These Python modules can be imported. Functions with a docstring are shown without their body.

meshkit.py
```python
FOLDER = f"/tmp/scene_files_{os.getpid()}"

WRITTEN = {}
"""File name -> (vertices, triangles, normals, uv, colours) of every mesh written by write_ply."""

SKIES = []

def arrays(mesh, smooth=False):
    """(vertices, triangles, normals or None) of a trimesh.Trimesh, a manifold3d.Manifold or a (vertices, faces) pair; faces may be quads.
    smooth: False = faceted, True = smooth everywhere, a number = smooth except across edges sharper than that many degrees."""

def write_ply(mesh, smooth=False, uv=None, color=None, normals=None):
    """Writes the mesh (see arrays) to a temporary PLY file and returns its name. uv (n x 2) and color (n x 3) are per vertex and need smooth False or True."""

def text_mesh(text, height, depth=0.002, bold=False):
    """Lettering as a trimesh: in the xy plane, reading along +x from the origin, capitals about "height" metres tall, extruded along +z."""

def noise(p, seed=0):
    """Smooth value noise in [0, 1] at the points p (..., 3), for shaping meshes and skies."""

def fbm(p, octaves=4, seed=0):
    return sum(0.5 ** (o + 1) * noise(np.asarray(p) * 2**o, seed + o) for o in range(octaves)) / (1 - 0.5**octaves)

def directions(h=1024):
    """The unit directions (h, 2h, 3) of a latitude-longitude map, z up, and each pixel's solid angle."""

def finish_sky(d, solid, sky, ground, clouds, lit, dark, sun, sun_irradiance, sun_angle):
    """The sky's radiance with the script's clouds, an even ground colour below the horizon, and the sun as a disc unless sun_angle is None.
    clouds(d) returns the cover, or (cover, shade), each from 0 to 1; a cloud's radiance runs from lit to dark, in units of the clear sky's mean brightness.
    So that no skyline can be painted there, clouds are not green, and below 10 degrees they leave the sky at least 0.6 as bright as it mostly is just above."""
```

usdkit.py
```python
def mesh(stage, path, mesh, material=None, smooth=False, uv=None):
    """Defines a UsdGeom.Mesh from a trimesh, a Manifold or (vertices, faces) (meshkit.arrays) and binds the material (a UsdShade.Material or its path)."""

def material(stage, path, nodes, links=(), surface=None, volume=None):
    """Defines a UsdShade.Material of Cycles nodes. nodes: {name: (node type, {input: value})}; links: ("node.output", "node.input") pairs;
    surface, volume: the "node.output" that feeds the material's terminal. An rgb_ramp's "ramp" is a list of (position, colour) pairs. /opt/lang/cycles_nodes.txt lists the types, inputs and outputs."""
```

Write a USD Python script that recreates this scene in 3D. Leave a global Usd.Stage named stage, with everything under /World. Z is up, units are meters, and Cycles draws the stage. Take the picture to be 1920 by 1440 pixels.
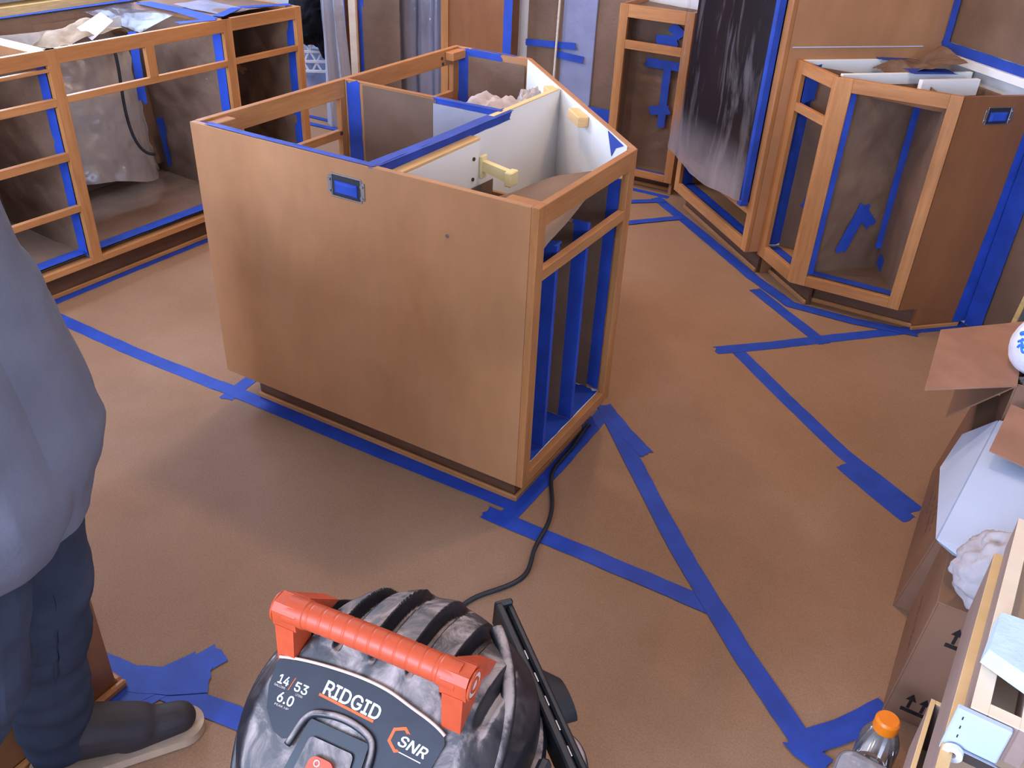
import math, random
import numpy as np, trimesh, shapely, usdkit, meshkit
import manifold3d as m3
from shapely.geometry import Polygon, LineString
from pxr import Usd, UsdGeom, UsdLux, UsdShade, Gf, Sdf, Vt

stage = Usd.Stage.CreateInMemory()
UsdGeom.SetStageUpAxis(stage, UsdGeom.Tokens.z)
UsdGeom.Xform.Define(stage, '/World')
UsdGeom.Scope.Define(stage, '/World/Looks')

# ------------------------------------------------------------------ camera, lights, exposure
EXPOSURE = -0.16
YAW, PITCH, ROLL, FPX = -0.50397, 0.56389, 0.04986, 1649.78
EYE = np.array([0.82778, -1.58275, 1.56164])
cy, sy, cp, sp = math.cos(YAW), math.sin(YAW), math.cos(PITCH), math.sin(PITCH)
fwd = np.array([sy * cp, cy * cp, -sp]); rgt = np.array([cy, -sy, 0]); upv = np.cross(rgt, fwd)
c_, s_ = math.cos(ROLL), math.sin(ROLL)
rr, uu = c_ * rgt + s_ * upv, -s_ * rgt + c_ * upv
cam = UsdGeom.Camera.Define(stage, '/World/camera')
M = np.eye(4); M[0, :3], M[1, :3], M[2, :3], M[3, :3] = rr, uu, -fwd, EYE
cam.AddTransformOp().Set(Gf.Matrix4d(M.tolist()))
cam.CreateHorizontalApertureAttr(36.0); cam.CreateFocalLengthAttr(36.0 * FPX / 1920)
cam.CreateClippingRangeAttr(Gf.Vec2f(0.02, 100)); cam.CreateExposureAttr(EXPOSURE)


def rect_light(name, pos, target, w, h, power, col):
    l = UsdLux.RectLight.Define(stage, '/World/' + name)
    z = np.array(pos, float) - np.array(target, float); z /= np.linalg.norm(z)
    x = np.cross([0, 0, 1.0] if abs(z[2]) < .99 else [0, 1.0, 0], z); x /= np.linalg.norm(x); y = np.cross(z, x)
    m = np.eye(4); m[0, :3], m[1, :3], m[2, :3], m[3, :3] = x, y, z, pos
    l.AddTransformOp().Set(Gf.Matrix4d(m.tolist()))
    l.CreateWidthAttr(w); l.CreateHeightAttr(h); l.CreateIntensityAttr(power); l.CreateColorAttr(Gf.Vec3f(*col))
    return l


DAY, WARM = (0.52, 0.68, 1.0), (1.0, 0.72, 0.46)
rect_light('window_light_behind', (-0.5, -4.15, 1.5), (-0.3, 0, 0.45), 2.2, 1.4, 42, DAY)      # daylight through the windows behind the photographer
rect_light('window_light_right', (3.3, -2.6, 1.7), (1.0, 0, 0.4), 1.3, 1.3, 14, DAY)
rect_light('window_light_sink', (-2.655, 0.55, 1.55), (0, 0.6, 0.6), 1.2, 0.85, 22, DAY)         # window over the sink
rect_light('window_light_next_room', (-4.6, 1.7, 1.7), (-2.4, 3.0, 0.4), 1.2, 1.2, 24, DAY)      # the room behind the opening
LAMPS = [(-1.15, 0.75), (-0.35, 1.55), (-1.6, 2.0), (0.45, 0.75)]
for i, (lx, ly) in enumerate(LAMPS):
    d = UsdLux.DiskLight.Define(stage, f'/World/ceiling_lamp_light_{i + 1}')
    d.AddTranslateOp().Set(Gf.Vec3d(lx, ly, 2.425)); d.CreateRadiusAttr(0.075); d.CreateIntensityAttr(185); d.CreateColorAttr(Gf.Vec3f(*WARM))
dome = UsdLux.DomeLight.Define(stage, '/World/sky'); dome.CreateIntensityAttr(0.5); dome.CreateColorAttr(Gf.Vec3f(*DAY))

# ------------------------------------------------------------------ naming and prims
used = {}
FRAMES = {}


def numbered(parent, name):
    k = (parent, name); n = used.get(k, 0); used[k] = n + 1
    return f'{parent}/{name}' + (f'_{n:03d}' if n else '')


def data(prim, **kw):
    for k, v in kw.items():
        if v: prim.SetCustomDataByKey(k, v)


def frame(loc=(0, 0, 0), deg=0.0):
    a = math.radians(deg); m = np.eye(4)
    m[:3, :3] = [[math.cos(a), -math.sin(a), 0], [math.sin(a), math.cos(a), 0], [0, 0, 1]]; m[:3, 3] = loc
    return m


def thing(name, label, cat, loc=(0, 0, 0), deg=0.0, group=None):
    x = UsdGeom.Xform.Define(stage, numbered('/World', name))
    x.AddTranslateOp().Set(Gf.Vec3d(*map(float, loc))); x.AddRotateZOp().Set(float(deg))
    p = x.GetPrim(); data(p, label=label, category=cat, group=group)
    FRAMES[str(p.GetPath())] = frame(loc, deg)
    return p


def part(parent, name, mesh, mat, smooth=False, label=None, kind=None, local=True):
    """local: the mesh is given in the thing's own frame; otherwise in world coordinates. A sub-part shares its thing's frame."""
    pp = str(parent.GetPath())
    root = '/'.join(pp.split('/')[:3])
    if not local:
        mesh = mesh.copy(); mesh.apply_transform(np.linalg.inv(FRAMES[root]))
    p = usdkit.mesh(stage, numbered(pp, name), mesh, MAT[mat], smooth).GetPrim()
    data(p, label=label, kind=kind)
    return p


def solo(name, mesh, mat, label, cat, smooth=False, group=None, kind=None):
    p = usdkit.mesh(stage, numbered('/World', name), mesh, MAT[mat], smooth).GetPrim()
    data(p, label=label, category=cat, group=group, kind=kind)
    return p


def struct(name, mesh, mat, label=None, smooth=False):
    p = usdkit.mesh(stage, numbered('/World', name), mesh, MAT[mat], smooth).GetPrim()
    data(p, kind='structure', label=label)
    return p


# ------------------------------------------------------------------ shapes
def cat(*ms):
    out = []
    for m in ms:
        out += m if isinstance(m, list) else [m]
    return trimesh.util.concatenate(out)


def bx(x0, x1, y0, y1, z0, z1, c=0.0012):
    x0, x1 = sorted((x0, x1)); y0, y1 = sorted((y0, y1)); z0, z1 = sorted((z0, z1))
    c = min(c, .3 * (x1 - x0), .3 * (y1 - y0), .3 * (z1 - z0))
    P = []
    for X, sx in ((x0, 1), (x1, -1)):
        for Y, s_y in ((y0, 1), (y1, -1)):
            for Z, sz in ((z0, 1), (z1, -1)):
                P += [(X + sx * c, Y + s_y * c, Z), (X + sx * c, Y, Z + sz * c), (X, Y + s_y * c, Z + sz * c)]
    return trimesh.convex.convex_hull(np.array(P))


def tf(m, T):
    m = m.copy(); m.apply_transform(T); return m


def basis(O, U, V):
    U = np.array(U, float); U /= np.linalg.norm(U); V = np.array(V, float); V -= U * (U @ V); V /= np.linalg.norm(V)
    T = np.eye(4); T[:3, 0], T[:3, 1], T[:3, 2], T[:3, 3] = U, V, np.cross(U, V), O
    return T


def ext(poly, h, T=None):
    ms = [trimesh.creation.extrude_polygon(g, h, engine='earcut') for g in getattr(poly, 'geoms', [poly]) if g.area > 1e-8]
    m = trimesh.util.concatenate(ms)
    if T is not None: m.apply_transform(T)
    return m


def hull(*pts): return trimesh.convex.convex_hull(np.array([p for q in pts for p in q], float))


def spline(pts, n=8):
    from scipy.interpolate import CubicSpline
    p = np.array(pts, float); t = np.concatenate([[0], np.cumsum(np.linalg.norm(np.diff(p, axis=0), axis=1))])
    return CubicSpline(t, p)(np.linspace(0, t[-1], n * (len(p) - 1) + 1))


def tube(pts, r, sides=8, cap=True):
    p = np.array(pts, float); t = np.gradient(p, axis=0); t /= np.linalg.norm(t, axis=1, keepdims=True)
    a = np.zeros_like(p); ref = np.array([0, 0, 1.0]) if abs(t[0][2]) < .9 else np.array([1.0, 0, 0])
    for i in range(len(p)):
        ref = ref - t[i] * (ref @ t[i]); ref /= np.linalg.norm(ref); a[i] = ref
    b = np.cross(t, a); th = np.arange(sides) * 2 * np.pi / sides
    R = np.broadcast_to(np.asarray(r, float), (len(p),))
    v = p[:, None] + R[:, None, None] * (np.cos(th)[None, :, None] * a[:, None] + np.sin(th)[None, :, None] * b[:, None])
    F = []
    n = len(p)
    for i in range(n - 1):
        for j in range(sides):
            q = (i * sides + j, i * sides + (j + 1) % sides, (i + 1) * sides + (j + 1) % sides, (i + 1) * sides + j)
            F += [(q[0], q[1], q[2]), (q[0], q[2], q[3])]
    V = v.reshape(-1, 3)
    if cap:
        V = np.vstack([V, p[0], p[-1]])
        for j in range(sides):
            F += [(n * sides, (j + 1) % sides, j), (n * sides + 1, (n - 1) * sides + j, (n - 1) * sides + (j + 1) % sides)]
    m = trimesh.Trimesh(V, F, process=False); trimesh.repair.fix_normals(m)
    return m


def lathe(prof, n=32, loc=(0, 0, 0)):
    m = trimesh.creation.revolve(np.array(prof, float), sections=n); m.apply_translation(loc); return m


def grid(fn, nu, nv, thick=0.0008):
    """A sheet: fn(u, v) -> points for u, v in [0, 1]; gets a real (thin) thickness."""
    u, v = np.meshgrid(np.linspace(0, 1, nu), np.linspace(0, 1, nv), indexing='ij')
    P = np.asarray(fn(u, v), float).reshape(nu, nv, 3)
    du, dv = np.gradient(P, axis=0), np.gradient(P, axis=1)
    N = np.cross(du, dv); N /= np.linalg.norm(N, axis=2, keepdims=True) + 1e-12
    A, B = (P + N * thick / 2).reshape(-1, 3), (P - N * thick / 2).reshape(-1, 3)
    i, j = np.meshgrid(np.arange(nu - 1), np.arange(nv - 1), indexing='ij')
    a, b, c, d = (i * nv + j).ravel(), ((i + 1) * nv + j).ravel(), ((i + 1) * nv + j + 1).ravel(), (i * nv + j + 1).ravel()
    F = np.vstack([np.stack([a, b, c], 1), np.stack([a, c, d], 1)]); n = nu * nv
    F2 = F[:, ::-1] + n
    loop = [k * nv for k in range(nu)] + [(nu - 1) * nv + k for k in range(1, nv)] + [k * nv + nv - 1 for k in range(nu - 2, -1, -1)] + [k for k in range(nv - 2, 0, -1)]
    E = []
    for k in range(len(loop)):
        p, q = loop[k], loop[(k + 1) % len(loop)]
        E += [(p, p + n, q + n), (p, q + n, q)]
    return trimesh.Trimesh(np.vstack([A, B]), np.vstack([F, F2, E]), process=False)


def sheet(c00, c10, c11, c01, amp=.01, freq=6, seed=0, nu=26, nv=26, sag=None, ridge=True, edge=0.35, thick=.0008):
    """Paper or film hung between four corners, wrinkled by noise along its normal (less at its taped edges)."""
    C = [np.array(c, float) for c in (c00, c10, c11, c01)]
    n = np.cross(C[1] - C[0], C[3] - C[0]); n /= np.linalg.norm(n)
    L = max(np.linalg.norm(C[1] - C[0]), np.linalg.norm(C[3] - C[0]))

    def fn(u, v):
        P = (C[0] * ((1 - u) * (1 - v))[..., None] + C[1] * (u * (1 - v))[..., None] + C[2] * (u * v)[..., None] + C[3] * ((1 - u) * v)[..., None])
        f = meshkit.fbm(P * freq, 4, seed) - .5
        if ridge: f = .5 * f + .45 * (np.abs(meshkit.fbm(P * freq * .8 + 7.3, 3, seed + 5) - .5) * -2 + .25)
        w = edge + (1 - edge) * np.clip(np.minimum(np.minimum(u, 1 - u), np.minimum(v, 1 - v)) * 5, 0, 1)
        P = P + n * (f * amp * 2.2 * w)[..., None]
        if sag is not None: P = P + np.array(sag) * (np.sin(np.pi * u) * np.sin(np.pi * v))[..., None]
        return P
    return grid(fn, nu, nv, thick)


def ribbon(pts, w, seed, torn=True, jit=.0011):
    rng = random.Random(seed)
    p = np.array(LineString(pts).segmentize(.035).coords); t = np.gradient(p, axis=0); t /= np.linalg.norm(t, axis=1, keepdims=True)
    nrm = np.stack([-t[:, 1], t[:, 0]], 1)
    L = [p[i] + nrm[i] * (w / 2 + rng.uniform(-jit, jit)) for i in range(len(p))]
    R = [p[i] - nrm[i] * (w / 2 + rng.uniform(-jit, jit)) for i in range(len(p))]

    def end(i, sgn):
        a = rng.uniform(-.012, .012)
        return [p[i] + nrm[i] * (w / 2 * k) + sgn * t[i] * (rng.uniform(-.004, .004) + a * k) for k in (.6, .2, -.2, -.6)]
    if torn: return Polygon([*L, *end(-1, 1), *R[::-1], *end(0, -1)[::-1]]).buffer(0)
    return Polygon([*L, *R[::-1]]).buffer(0)


TAPE_T = .0004


def tape(O, U, V, pts, w=.048, seed=1, torn=True, lift=0.0004, jit=.0011):
    return ext(ribbon(pts, w, seed, torn, jit), TAPE_T, basis(np.array(O, float) + lift * np.cross(U, V), U, V))


# ------------------------------------------------------------------ materials
MAT = {}


def mat(name, nodes, links, surface='p.BSDF', **kw):
    MAT[name] = usdkit.material(stage, '/World/Looks/' + name, nodes, links, surface=surface, **kw)


def srgb(r, g, b):
    return tuple(((c / 255) / 12.92 if c / 255 <= .04045 else ((c / 255 + .055) / 1.055) ** 2.4) for c in (r, g, b))


def wood(name, dark, light, scale, rough=.42, detail=6.0, fine=.35, spec=.35):
    mid = tuple((a + b) / 2 for a, b in zip(dark, light))
    mat(name, {'g': ('geometry', {}), 'm': ('mapping', {'scale': scale}), 'n': ('noise_texture', {'scale': 1.0, 'detail': detail, 'roughness': .55, 'distortion': .6}),
               'm2': ('mapping', {'scale': tuple(s * 9 for s in scale)}), 'n2': ('noise_texture', {'scale': 1.0, 'detail': 3.0}),
               'r': ('rgb_ramp', {'ramp': [(.3, dark), (.5, mid), (.68, light)]}), 'r2': ('rgb_ramp', {'ramp': [(.35, (1 - fine, 1 - fine, 1 - fine)), (.6, (1, 1, 1))]}),
               'n3': ('noise_texture', {'scale': 2.6, 'detail': 3.0}), 'r3': ('rgb_ramp', {'ramp': [(.35, (.86, .85, .84)), (.65, (1.06, 1.04, 1.02))]}),
               'x': ('mix_color', {'blend_type': 'multiply', 'fac': .5}), 'x2': ('mix_color', {'blend_type': 'multiply', 'fac': 1.0, 'use_clamp': False}),
               'b': ('bump', {'strength': .06, 'distance': .002}), 'p': ('principled_bsdf', {'roughness': rough, 'specular_ior_level': spec})},
        [('g.position', 'm.vector'), ('m.vector', 'n.vector'), ('g.position', 'm2.vector'), ('m2.vector', 'n2.vector'), ('n.fac', 'r.fac'), ('n2.fac', 'r2.fac'), ('g.position', 'n3.vector'), ('n3.fac', 'r3.fac'),
         ('r.color', 'x.a'), ('r2.color', 'x.b'), ('x.result', 'x2.a'), ('r3.color', 'x2.b'), ('x2.result', 'p.base_color'), ('n2.fac', 'b.height'), ('b.normal', 'p.normal')])


W0, W1 = srgb(162, 104, 58), srgb(188, 130, 80)
wood('wood_vertical', W0, W1, (22, 22, 1.6), fine=.25)
wood('wood_horizontal', W0, W1, (1.6, 1.6, 24), fine=.25)
wood('wood_panel', srgb(168, 116, 76), srgb(181, 130, 90), (3.5, 3.5, 1.2), detail=5.0, fine=.10, rough=.38)
wood('wood_brown', srgb(128, 80, 48), srgb(140, 90, 56), (6, 6, 1.0), detail=4.0, fine=.12)
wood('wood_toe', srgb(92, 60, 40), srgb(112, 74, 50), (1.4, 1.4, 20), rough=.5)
wood('wood_pale', srgb(222, 178, 118), srgb(238, 200, 146), (2, 2, 18), rough=.5, fine=.15)
wood('wood_birch', srgb(236, 208, 176), srgb(246, 222, 196), (3, 3, 14), rough=.5, fine=.1)
wood('wood_raw', srgb(186, 152, 92), srgb(204, 174, 118), (2, 2, 16), rough=.7, fine=.3)
wood('plywood_mauve', srgb(150, 124, 114), srgb(168, 142, 130), (5, 2, 9), rough=.6, fine=.12)


def plain(name, col, rough=.5, spec=.4, var=.12, scale=8.0, bump=.0, bscale=40.0, bdist=.003, **p):
    lo = tuple(c * (1 - var) for c in col); hi = tuple(min(1, c * (1 + var)) for c in col)
    n = {'g': ('geometry', {}), 'n': ('noise_texture', {'scale': scale, 'detail': 5.0}), 'r': ('rgb_ramp', {'ramp': [(.32, lo), (.68, hi)]}),
         'p': ('principled_bsdf', {'roughness': rough, 'specular_ior_level': spec, **p})}
    l = [('g.position', 'n.vector'), ('n.fac', 'r.fac'), ('r.color', 'p.base_color')]
    if bump:
        n |= {'nb': ('noise_texture', {'scale': bscale, 'detail': 4.0}), 'b': ('bump', {'strength': bump, 'distance': bdist})}
        l += [('g.position', 'nb.vector'), ('nb.fac', 'b.height'), ('b.normal', 'p.normal')]
    mat(name, n, l)


plain('tape_blue', srgb(38, 68, 160), .55, .3, .16, 14.0, .25, 90.0, .0015)
plain('kraft_masking', srgb(114, 87, 69), .6, .35, .16, 5.0, .5, 26.0, .006)
plain('cardboard', srgb(132, 96, 74), .8, .2, .10, 6.0, .15, 200.0, .001)
plain('cardboard_dusty', srgb(146, 104, 82), .85, .2, .16, 9.0, .15, 200.0, .001)
plain('carton_white', srgb(184, 192, 212), .6, .3, .04, 5.0)
plain('melamine_white', srgb(236, 232, 226), .35, .45, .02, 4.0)
plain('plaster_white', srgb(214, 208, 204), .8, .2, .05, 6.0)
plain('ceiling_paint', srgb(226, 220, 212), .9, .1, .03, 3.0)
plain('cream_plastic', srgb(238, 220, 160), .4, .5, .04, 20.0)
plain('steel', srgb(170, 172, 178), .35, .5, .08, 40.0, metallic=1.0)
plain('dark_plastic', srgb(34, 36, 42), .45, .5, .3, 12.0)
plain('glass_dark', srgb(30, 26, 28), .18, .6, .2, 3.0)
plain('screw_dark', srgb(58, 48, 44), .5, .4, .1, 20.0)
plain('ink', srgb(44, 36, 36), .8, .1, .2, 60.0)
plain('ink_faint', srgb(112, 78, 64), .85, .1, .3, 120.0)
plain('print_white', srgb(226, 226, 236), .5, .3, .05, 60.0)
plain('orange_print', srgb(230, 92, 40), .5, .3, .06, 40.0)
plain('orange_cap', srgb(245, 128, 22), .4, .5, .05, 20.0)
plain('blue_print', srgb(52, 120, 226), .5, .3, .05, 20.0)
plain('bag_white', srgb(226, 222, 232), .45, .4, .04, 14.0, .3, 30.0, .006)
plain('cloth_white', srgb(176, 164, 164), .9, .1, .10, 14.0, .5, 120.0, .002)
plain('foam_pale', srgb(196, 212, 224), .85, .2, .08, 20.0, .4, 160.0, .002)
plain('trash_tan', srgb(138, 116, 94), .9, .1, .2, 20.0, .5, 40.0, .006)
plain('trash_grey', srgb(96, 86, 84), .6, .3, .25, 12.0, .4, 40.0, .005)
plain('jacket_black', srgb(10, 11, 18), .85, .2, .4, 14.0, .5, 50.0, .006)
plain('crate_white', srgb(232, 236, 248), .5, .4, .03, 20.0)
plain('dust_sheet', srgb(130, 132, 160), .8, .2, .08, 8.0, .4, 18.0, .01)
plain('sweatshirt', srgb(106, 104, 114), .95, .1, .10, 9.0, .4, 140.0, .002)
plain('jeans', srgb(58, 62, 76), .9, .1, .28, 7.0, .45, 120.0, .002)
plain('shoe', srgb(54, 46, 48), .6, .3, .2, 20.0)
plain('shoe_sole', srgb(176, 146, 122), .7, .2, .1, 20.0)
plain('skin', srgb(206, 152, 124), .5, .4, .06, 20.0)
plain('hair', srgb(64, 44, 32), .6, .3, .3, 60.0)
plain('rope', srgb(206, 190, 172), .9, .1, .15, 60.0)
plain('panel_grey', srgb(78, 74, 76), .6, .3, .1, 6.0)
plain('lamp_trim', srgb(236, 232, 226), .5, .3, .02, 6.0)
mat('lamp_glow', {'e': ('emission', {'color': WARM, 'strength': 30.0})}, [], 'e.emission')
mat('floor_kraft', {'g': ('geometry', {}), 'n': ('noise_texture', {'scale': 1.7, 'detail': 6.0, 'roughness': .6}), 'r': ('rgb_ramp', {'ramp': [(.3, srgb(143, 106, 79)), (.52, srgb(151, 114, 87)), (.72, srgb(160, 124, 98))]}),
                    'n2': ('noise_texture', {'scale': 260.0, 'detail': 3.0}), 'r2': ('rgb_ramp', {'ramp': [(.35, (.86, .86, .86)), (.65, (1.05, 1.05, 1.05))]}), 'x': ('mix_color', {'blend_type': 'multiply', 'fac': 1.0}),
                    'n3': ('noise_texture', {'scale': 7.0, 'detail': 7.0, 'roughness': .7, 'distortion': 1.2}), 'r3': ('rgb_ramp', {'ramp': [(.66, (0, 0, 0)), (.78, (.35, .35, .35))]}), 'x3': ('mix_color', {'b': srgb(150, 132, 120)}),
                    'nb': ('noise_texture', {'scale': 3.0, 'detail': 5.0}), 'b': ('bump', {'strength': .25, 'distance': .02}), 'p': ('principled_bsdf', {'roughness': .72, 'specular_ior_level': .25})},
    [('g.position', 'n.vector'), ('g.position', 'n2.vector'), ('g.position', 'n3.vector'), ('g.position', 'nb.vector'), ('n.fac', 'r.fac'), ('n2.fac', 'r2.fac'), ('r.color', 'x.a'), ('r2.color', 'x.b'), ('x.result', 'x3.a'), ('n3.fac', 'r3.fac'), ('r3.color', 'x3.fac'),
     ('x3.result', 'p.base_color'), ('nb.fac', 'b.height'), ('b.normal', 'p.normal')])
# dusty black plastic: pale plaster dust lies on what faces up
mat('vac_black', {'g': ('geometry', {}), 's': ('separate_xyz', {}), 'n': ('noise_texture', {'scale': 16.0, 'detail': 8.0, 'roughness': .65, 'distortion': .8}), 'a': ('math', {'math_type': 'multiply'}), 'ar': ('rgb_ramp', {'ramp': [(.36, (.02, .02, .02)), (.54, (.14, .14, .14)), (.66, (.55, .55, .55)), (.80, (1, 1, 1))]}),
                  'nz': ('map_range', {'from_min': .35, 'from_max': .98, 'to_min': .45, 'to_max': 1.5, 'clamp': True}), 'x': ('mix_color', {'a': srgb(20, 21, 28), 'b': srgb(176, 158, 150)}), 'p': ('principled_bsdf', {'roughness': .5, 'specular_ior_level': .5}),
                  'ra': ('map_range', {'from_min': 0.0, 'from_max': .6, 'to_min': .38, 'to_max': .9, 'clamp': True})},
    [('g.position', 'n.vector'), ('g.normal', 's.vector'), ('s.z', 'nz.value'), ('n.fac', 'a.value1'), ('nz.result', 'a.value2'), ('a.value', 'ar.fac'), ('ar.color', 'x.fac'), ('x.result', 'p.base_color'), ('ar.color', 'ra.value'), ('ra.result', 'p.roughness')])
plain('vac_orange', srgb(190, 74, 40), .45, .4, .10, 30.0)
plain('vac_label', srgb(38, 38, 46), .5, .4, .25, 22.0)
plain('vac_bright', srgb(205, 185, 175), .8, .2, .1, 30.0)


def film(name, tint, lo, hi, scale=6.0, rough=.22, gloss=.35, stretch=(1, 1, 1), start=.3, low=None):
    """Translucent plastic film: clear in part, milky where it bunches."""
    mat(name, {'g': ('geometry', {}), 'n': ('noise_texture', {'scale': scale, 'detail': 6.0, 'roughness': .6, 'distortion': .5}), 'r': ('rgb_ramp', {'ramp': [(start, (lo,) * 3), (.7, (hi,) * 3)]}), 'mp': ('mapping', {'scale': stretch}),
               's': ('separate_xyz', {}), 'z': ('map_range', {'range_type': 'smoothstep', 'from_min': low[0] if low else 0.0, 'from_max': low[1] if low else 1.0, 'to_min': low[2] if low else 0.0, 'to_max': 0.0, 'clamp': True}), 'n2': ('noise_texture', {'scale': 4.5, 'detail': 5.0}), 'zz': ('math', {'math_type': 'multiply'}), 'ad': ('math', {'math_type': 'add', 'use_clamp': True}),
               't': ('transparent_bsdf', {'color': (.95, .95, .97)}), 'd': ('diffuse_bsdf', {'color': tint}), 'l': ('translucent_bsdf', {'color': tint}), 'md': ('mix_closure', {'fac': .4}),
               'gl': ('glossy_bsdf', {'color': (.9, .9, .95), 'roughness': rough}), 'mg': ('mix_closure', {'fac': gloss * .5}), 'm': ('mix_closure', {}),
               'nb': ('noise_texture', {'scale': scale * 5, 'detail': 5.0}), 'b': ('bump', {'strength': .6, 'distance': .006})},
        [('g.position', 'mp.vector'), ('mp.vector', 'n.vector'), ('mp.vector', 'nb.vector'), ('g.position', 'n2.vector'), ('g.position', 's.vector'), ('s.z', 'z.value'), ('z.result', 'zz.value1'), ('n2.fac', 'zz.value2'), ('zz.value', 'ad.value1'), ('r.color', 'ad.value2'), ('nb.fac', 'b.height'), ('b.normal', 'gl.normal'), ('n.fac', 'r.fac'), ('d.BSDF', 'md.closure1'), ('l.BSDF', 'md.closure2'), ('md.closure', 'mg.closure1'), ('gl.BSDF', 'mg.closure2'),
         ('ad.value', 'm.fac'), ('t.BSDF', 'm.closure1'), ('mg.closure', 'm.closure2')], 'm.closure')


film('film_oven', srgb(176, 168, 172), .0, .30, 7.0, .2, .8, (1.6, 1.6, .28), .52, (.32, .56, 1.1))
film('film_milky', srgb(170, 170, 190), .4, .9)
film('film_clear', srgb(190, 186, 196), .0, .15, 7.0, .22, .8)
film('film_bag', srgb(196, 184, 174), .55, .92, 7.0, .3, .3)
film('film_white', srgb(196, 194, 204), .8, .98, 8.0, .3, .3)
mat('clear_plastic', {'f': ('fresnel', {'IOR': 1.45}), 't': ('transparent_bsdf', {'color': (.93, .94, .95)}), 'g': ('glossy_bsdf', {'color': (1, 1, 1), 'roughness': .06}), 'd': ('diffuse_bsdf', {'color': (.75, .75, .78)}), 'm0': ('mix_closure', {'fac': .12}), 'm': ('mix_closure', {})},
    [('f.fac', 'm.fac'), ('t.BSDF', 'm0.closure1'), ('d.BSDF', 'm0.closure2'), ('m0.closure', 'm.closure1'), ('g.BSDF', 'm.closure2')], 'm.closure')

# ------------------------------------------------------------------ room shell
SQ = math.sqrt(.5)
RDEG = -45 - 0.6666                                                # the right-hand cabinets and wall stand at 45 degrees to the island
RO = np.array([-0.0204, 0.0028, 0.0])                              # origin of their (s, t) frame
RT = frame(RO, RDEG)


def rst(s, t, z): return (RT @ [s, t, z, 1])[:3]


struct('floor', bx(-6.2, 4.2, -4.4, 5.4, -.12, -.0005), 'plaster_white')
struct('ceiling', bx(-6.2, 4.2, -4.4, 5.4, 2.45, 2.55), 'ceiling_paint')
LFR = frame((-2.0141, 0, 0), 90 - 1.4444)                           # left base cabinets: local x along the run, y into the wall
# left wall with its window over the sink (sill just above the counter)
struct('wall_left', cat(bx(-2.80, -2.66, -4.4, 1.62, 0, 1.02), bx(-2.80, -2.66, -4.4, -.12, 1.02, 2.45), bx(-2.80, -2.66, 1.2, 1.62, 1.02, 2.45), bx(-2.80, -2.66, -.12, 1.2, 2.0, 2.45)), 'plaster_white')
w1 = UsdGeom.Xform.Define(stage, '/World/window_1').GetPrim(); data(w1, kind='structure'); FRAMES['/World/window_1'] = np.eye(4)
part(w1, 'window_frame', cat(bx(-2.78, -2.72, -.12, -.07, 1.02, 2.0), bx(-2.78, -2.72, 1.15, 1.2, 1.02, 2.0), bx(-2.78, -2.72, -.07, 1.15, 1.02, 1.07), bx(-2.78, -2.72, -.07, 1.15, 1.95, 2.0), bx(-2.77, -2.73, .52, .56, 1.07, 1.95)), 'lamp_trim')
part(w1, 'window_sill', bx(-2.66, -2.590, -.2, 1.28, .935, .975, .004), 'lamp_trim')
struct('trim_1', bx(-2.66, -2.575, -.6, 1.46, .878, .912, .002), 'wood_raw')
struct('wall_back', cat(bx(-2.52, 1.2, 2.90, 3.02, 0, 2.45), bx(-2.60, -2.45, 2.62, 2.90, 0, 2.45)), 'plaster_white')
struct('wall_right', tf(cat(bx(-3.0, 3.6, 2.003, 2.10, 0, 2.45)), RT), 'plaster_white')
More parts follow.
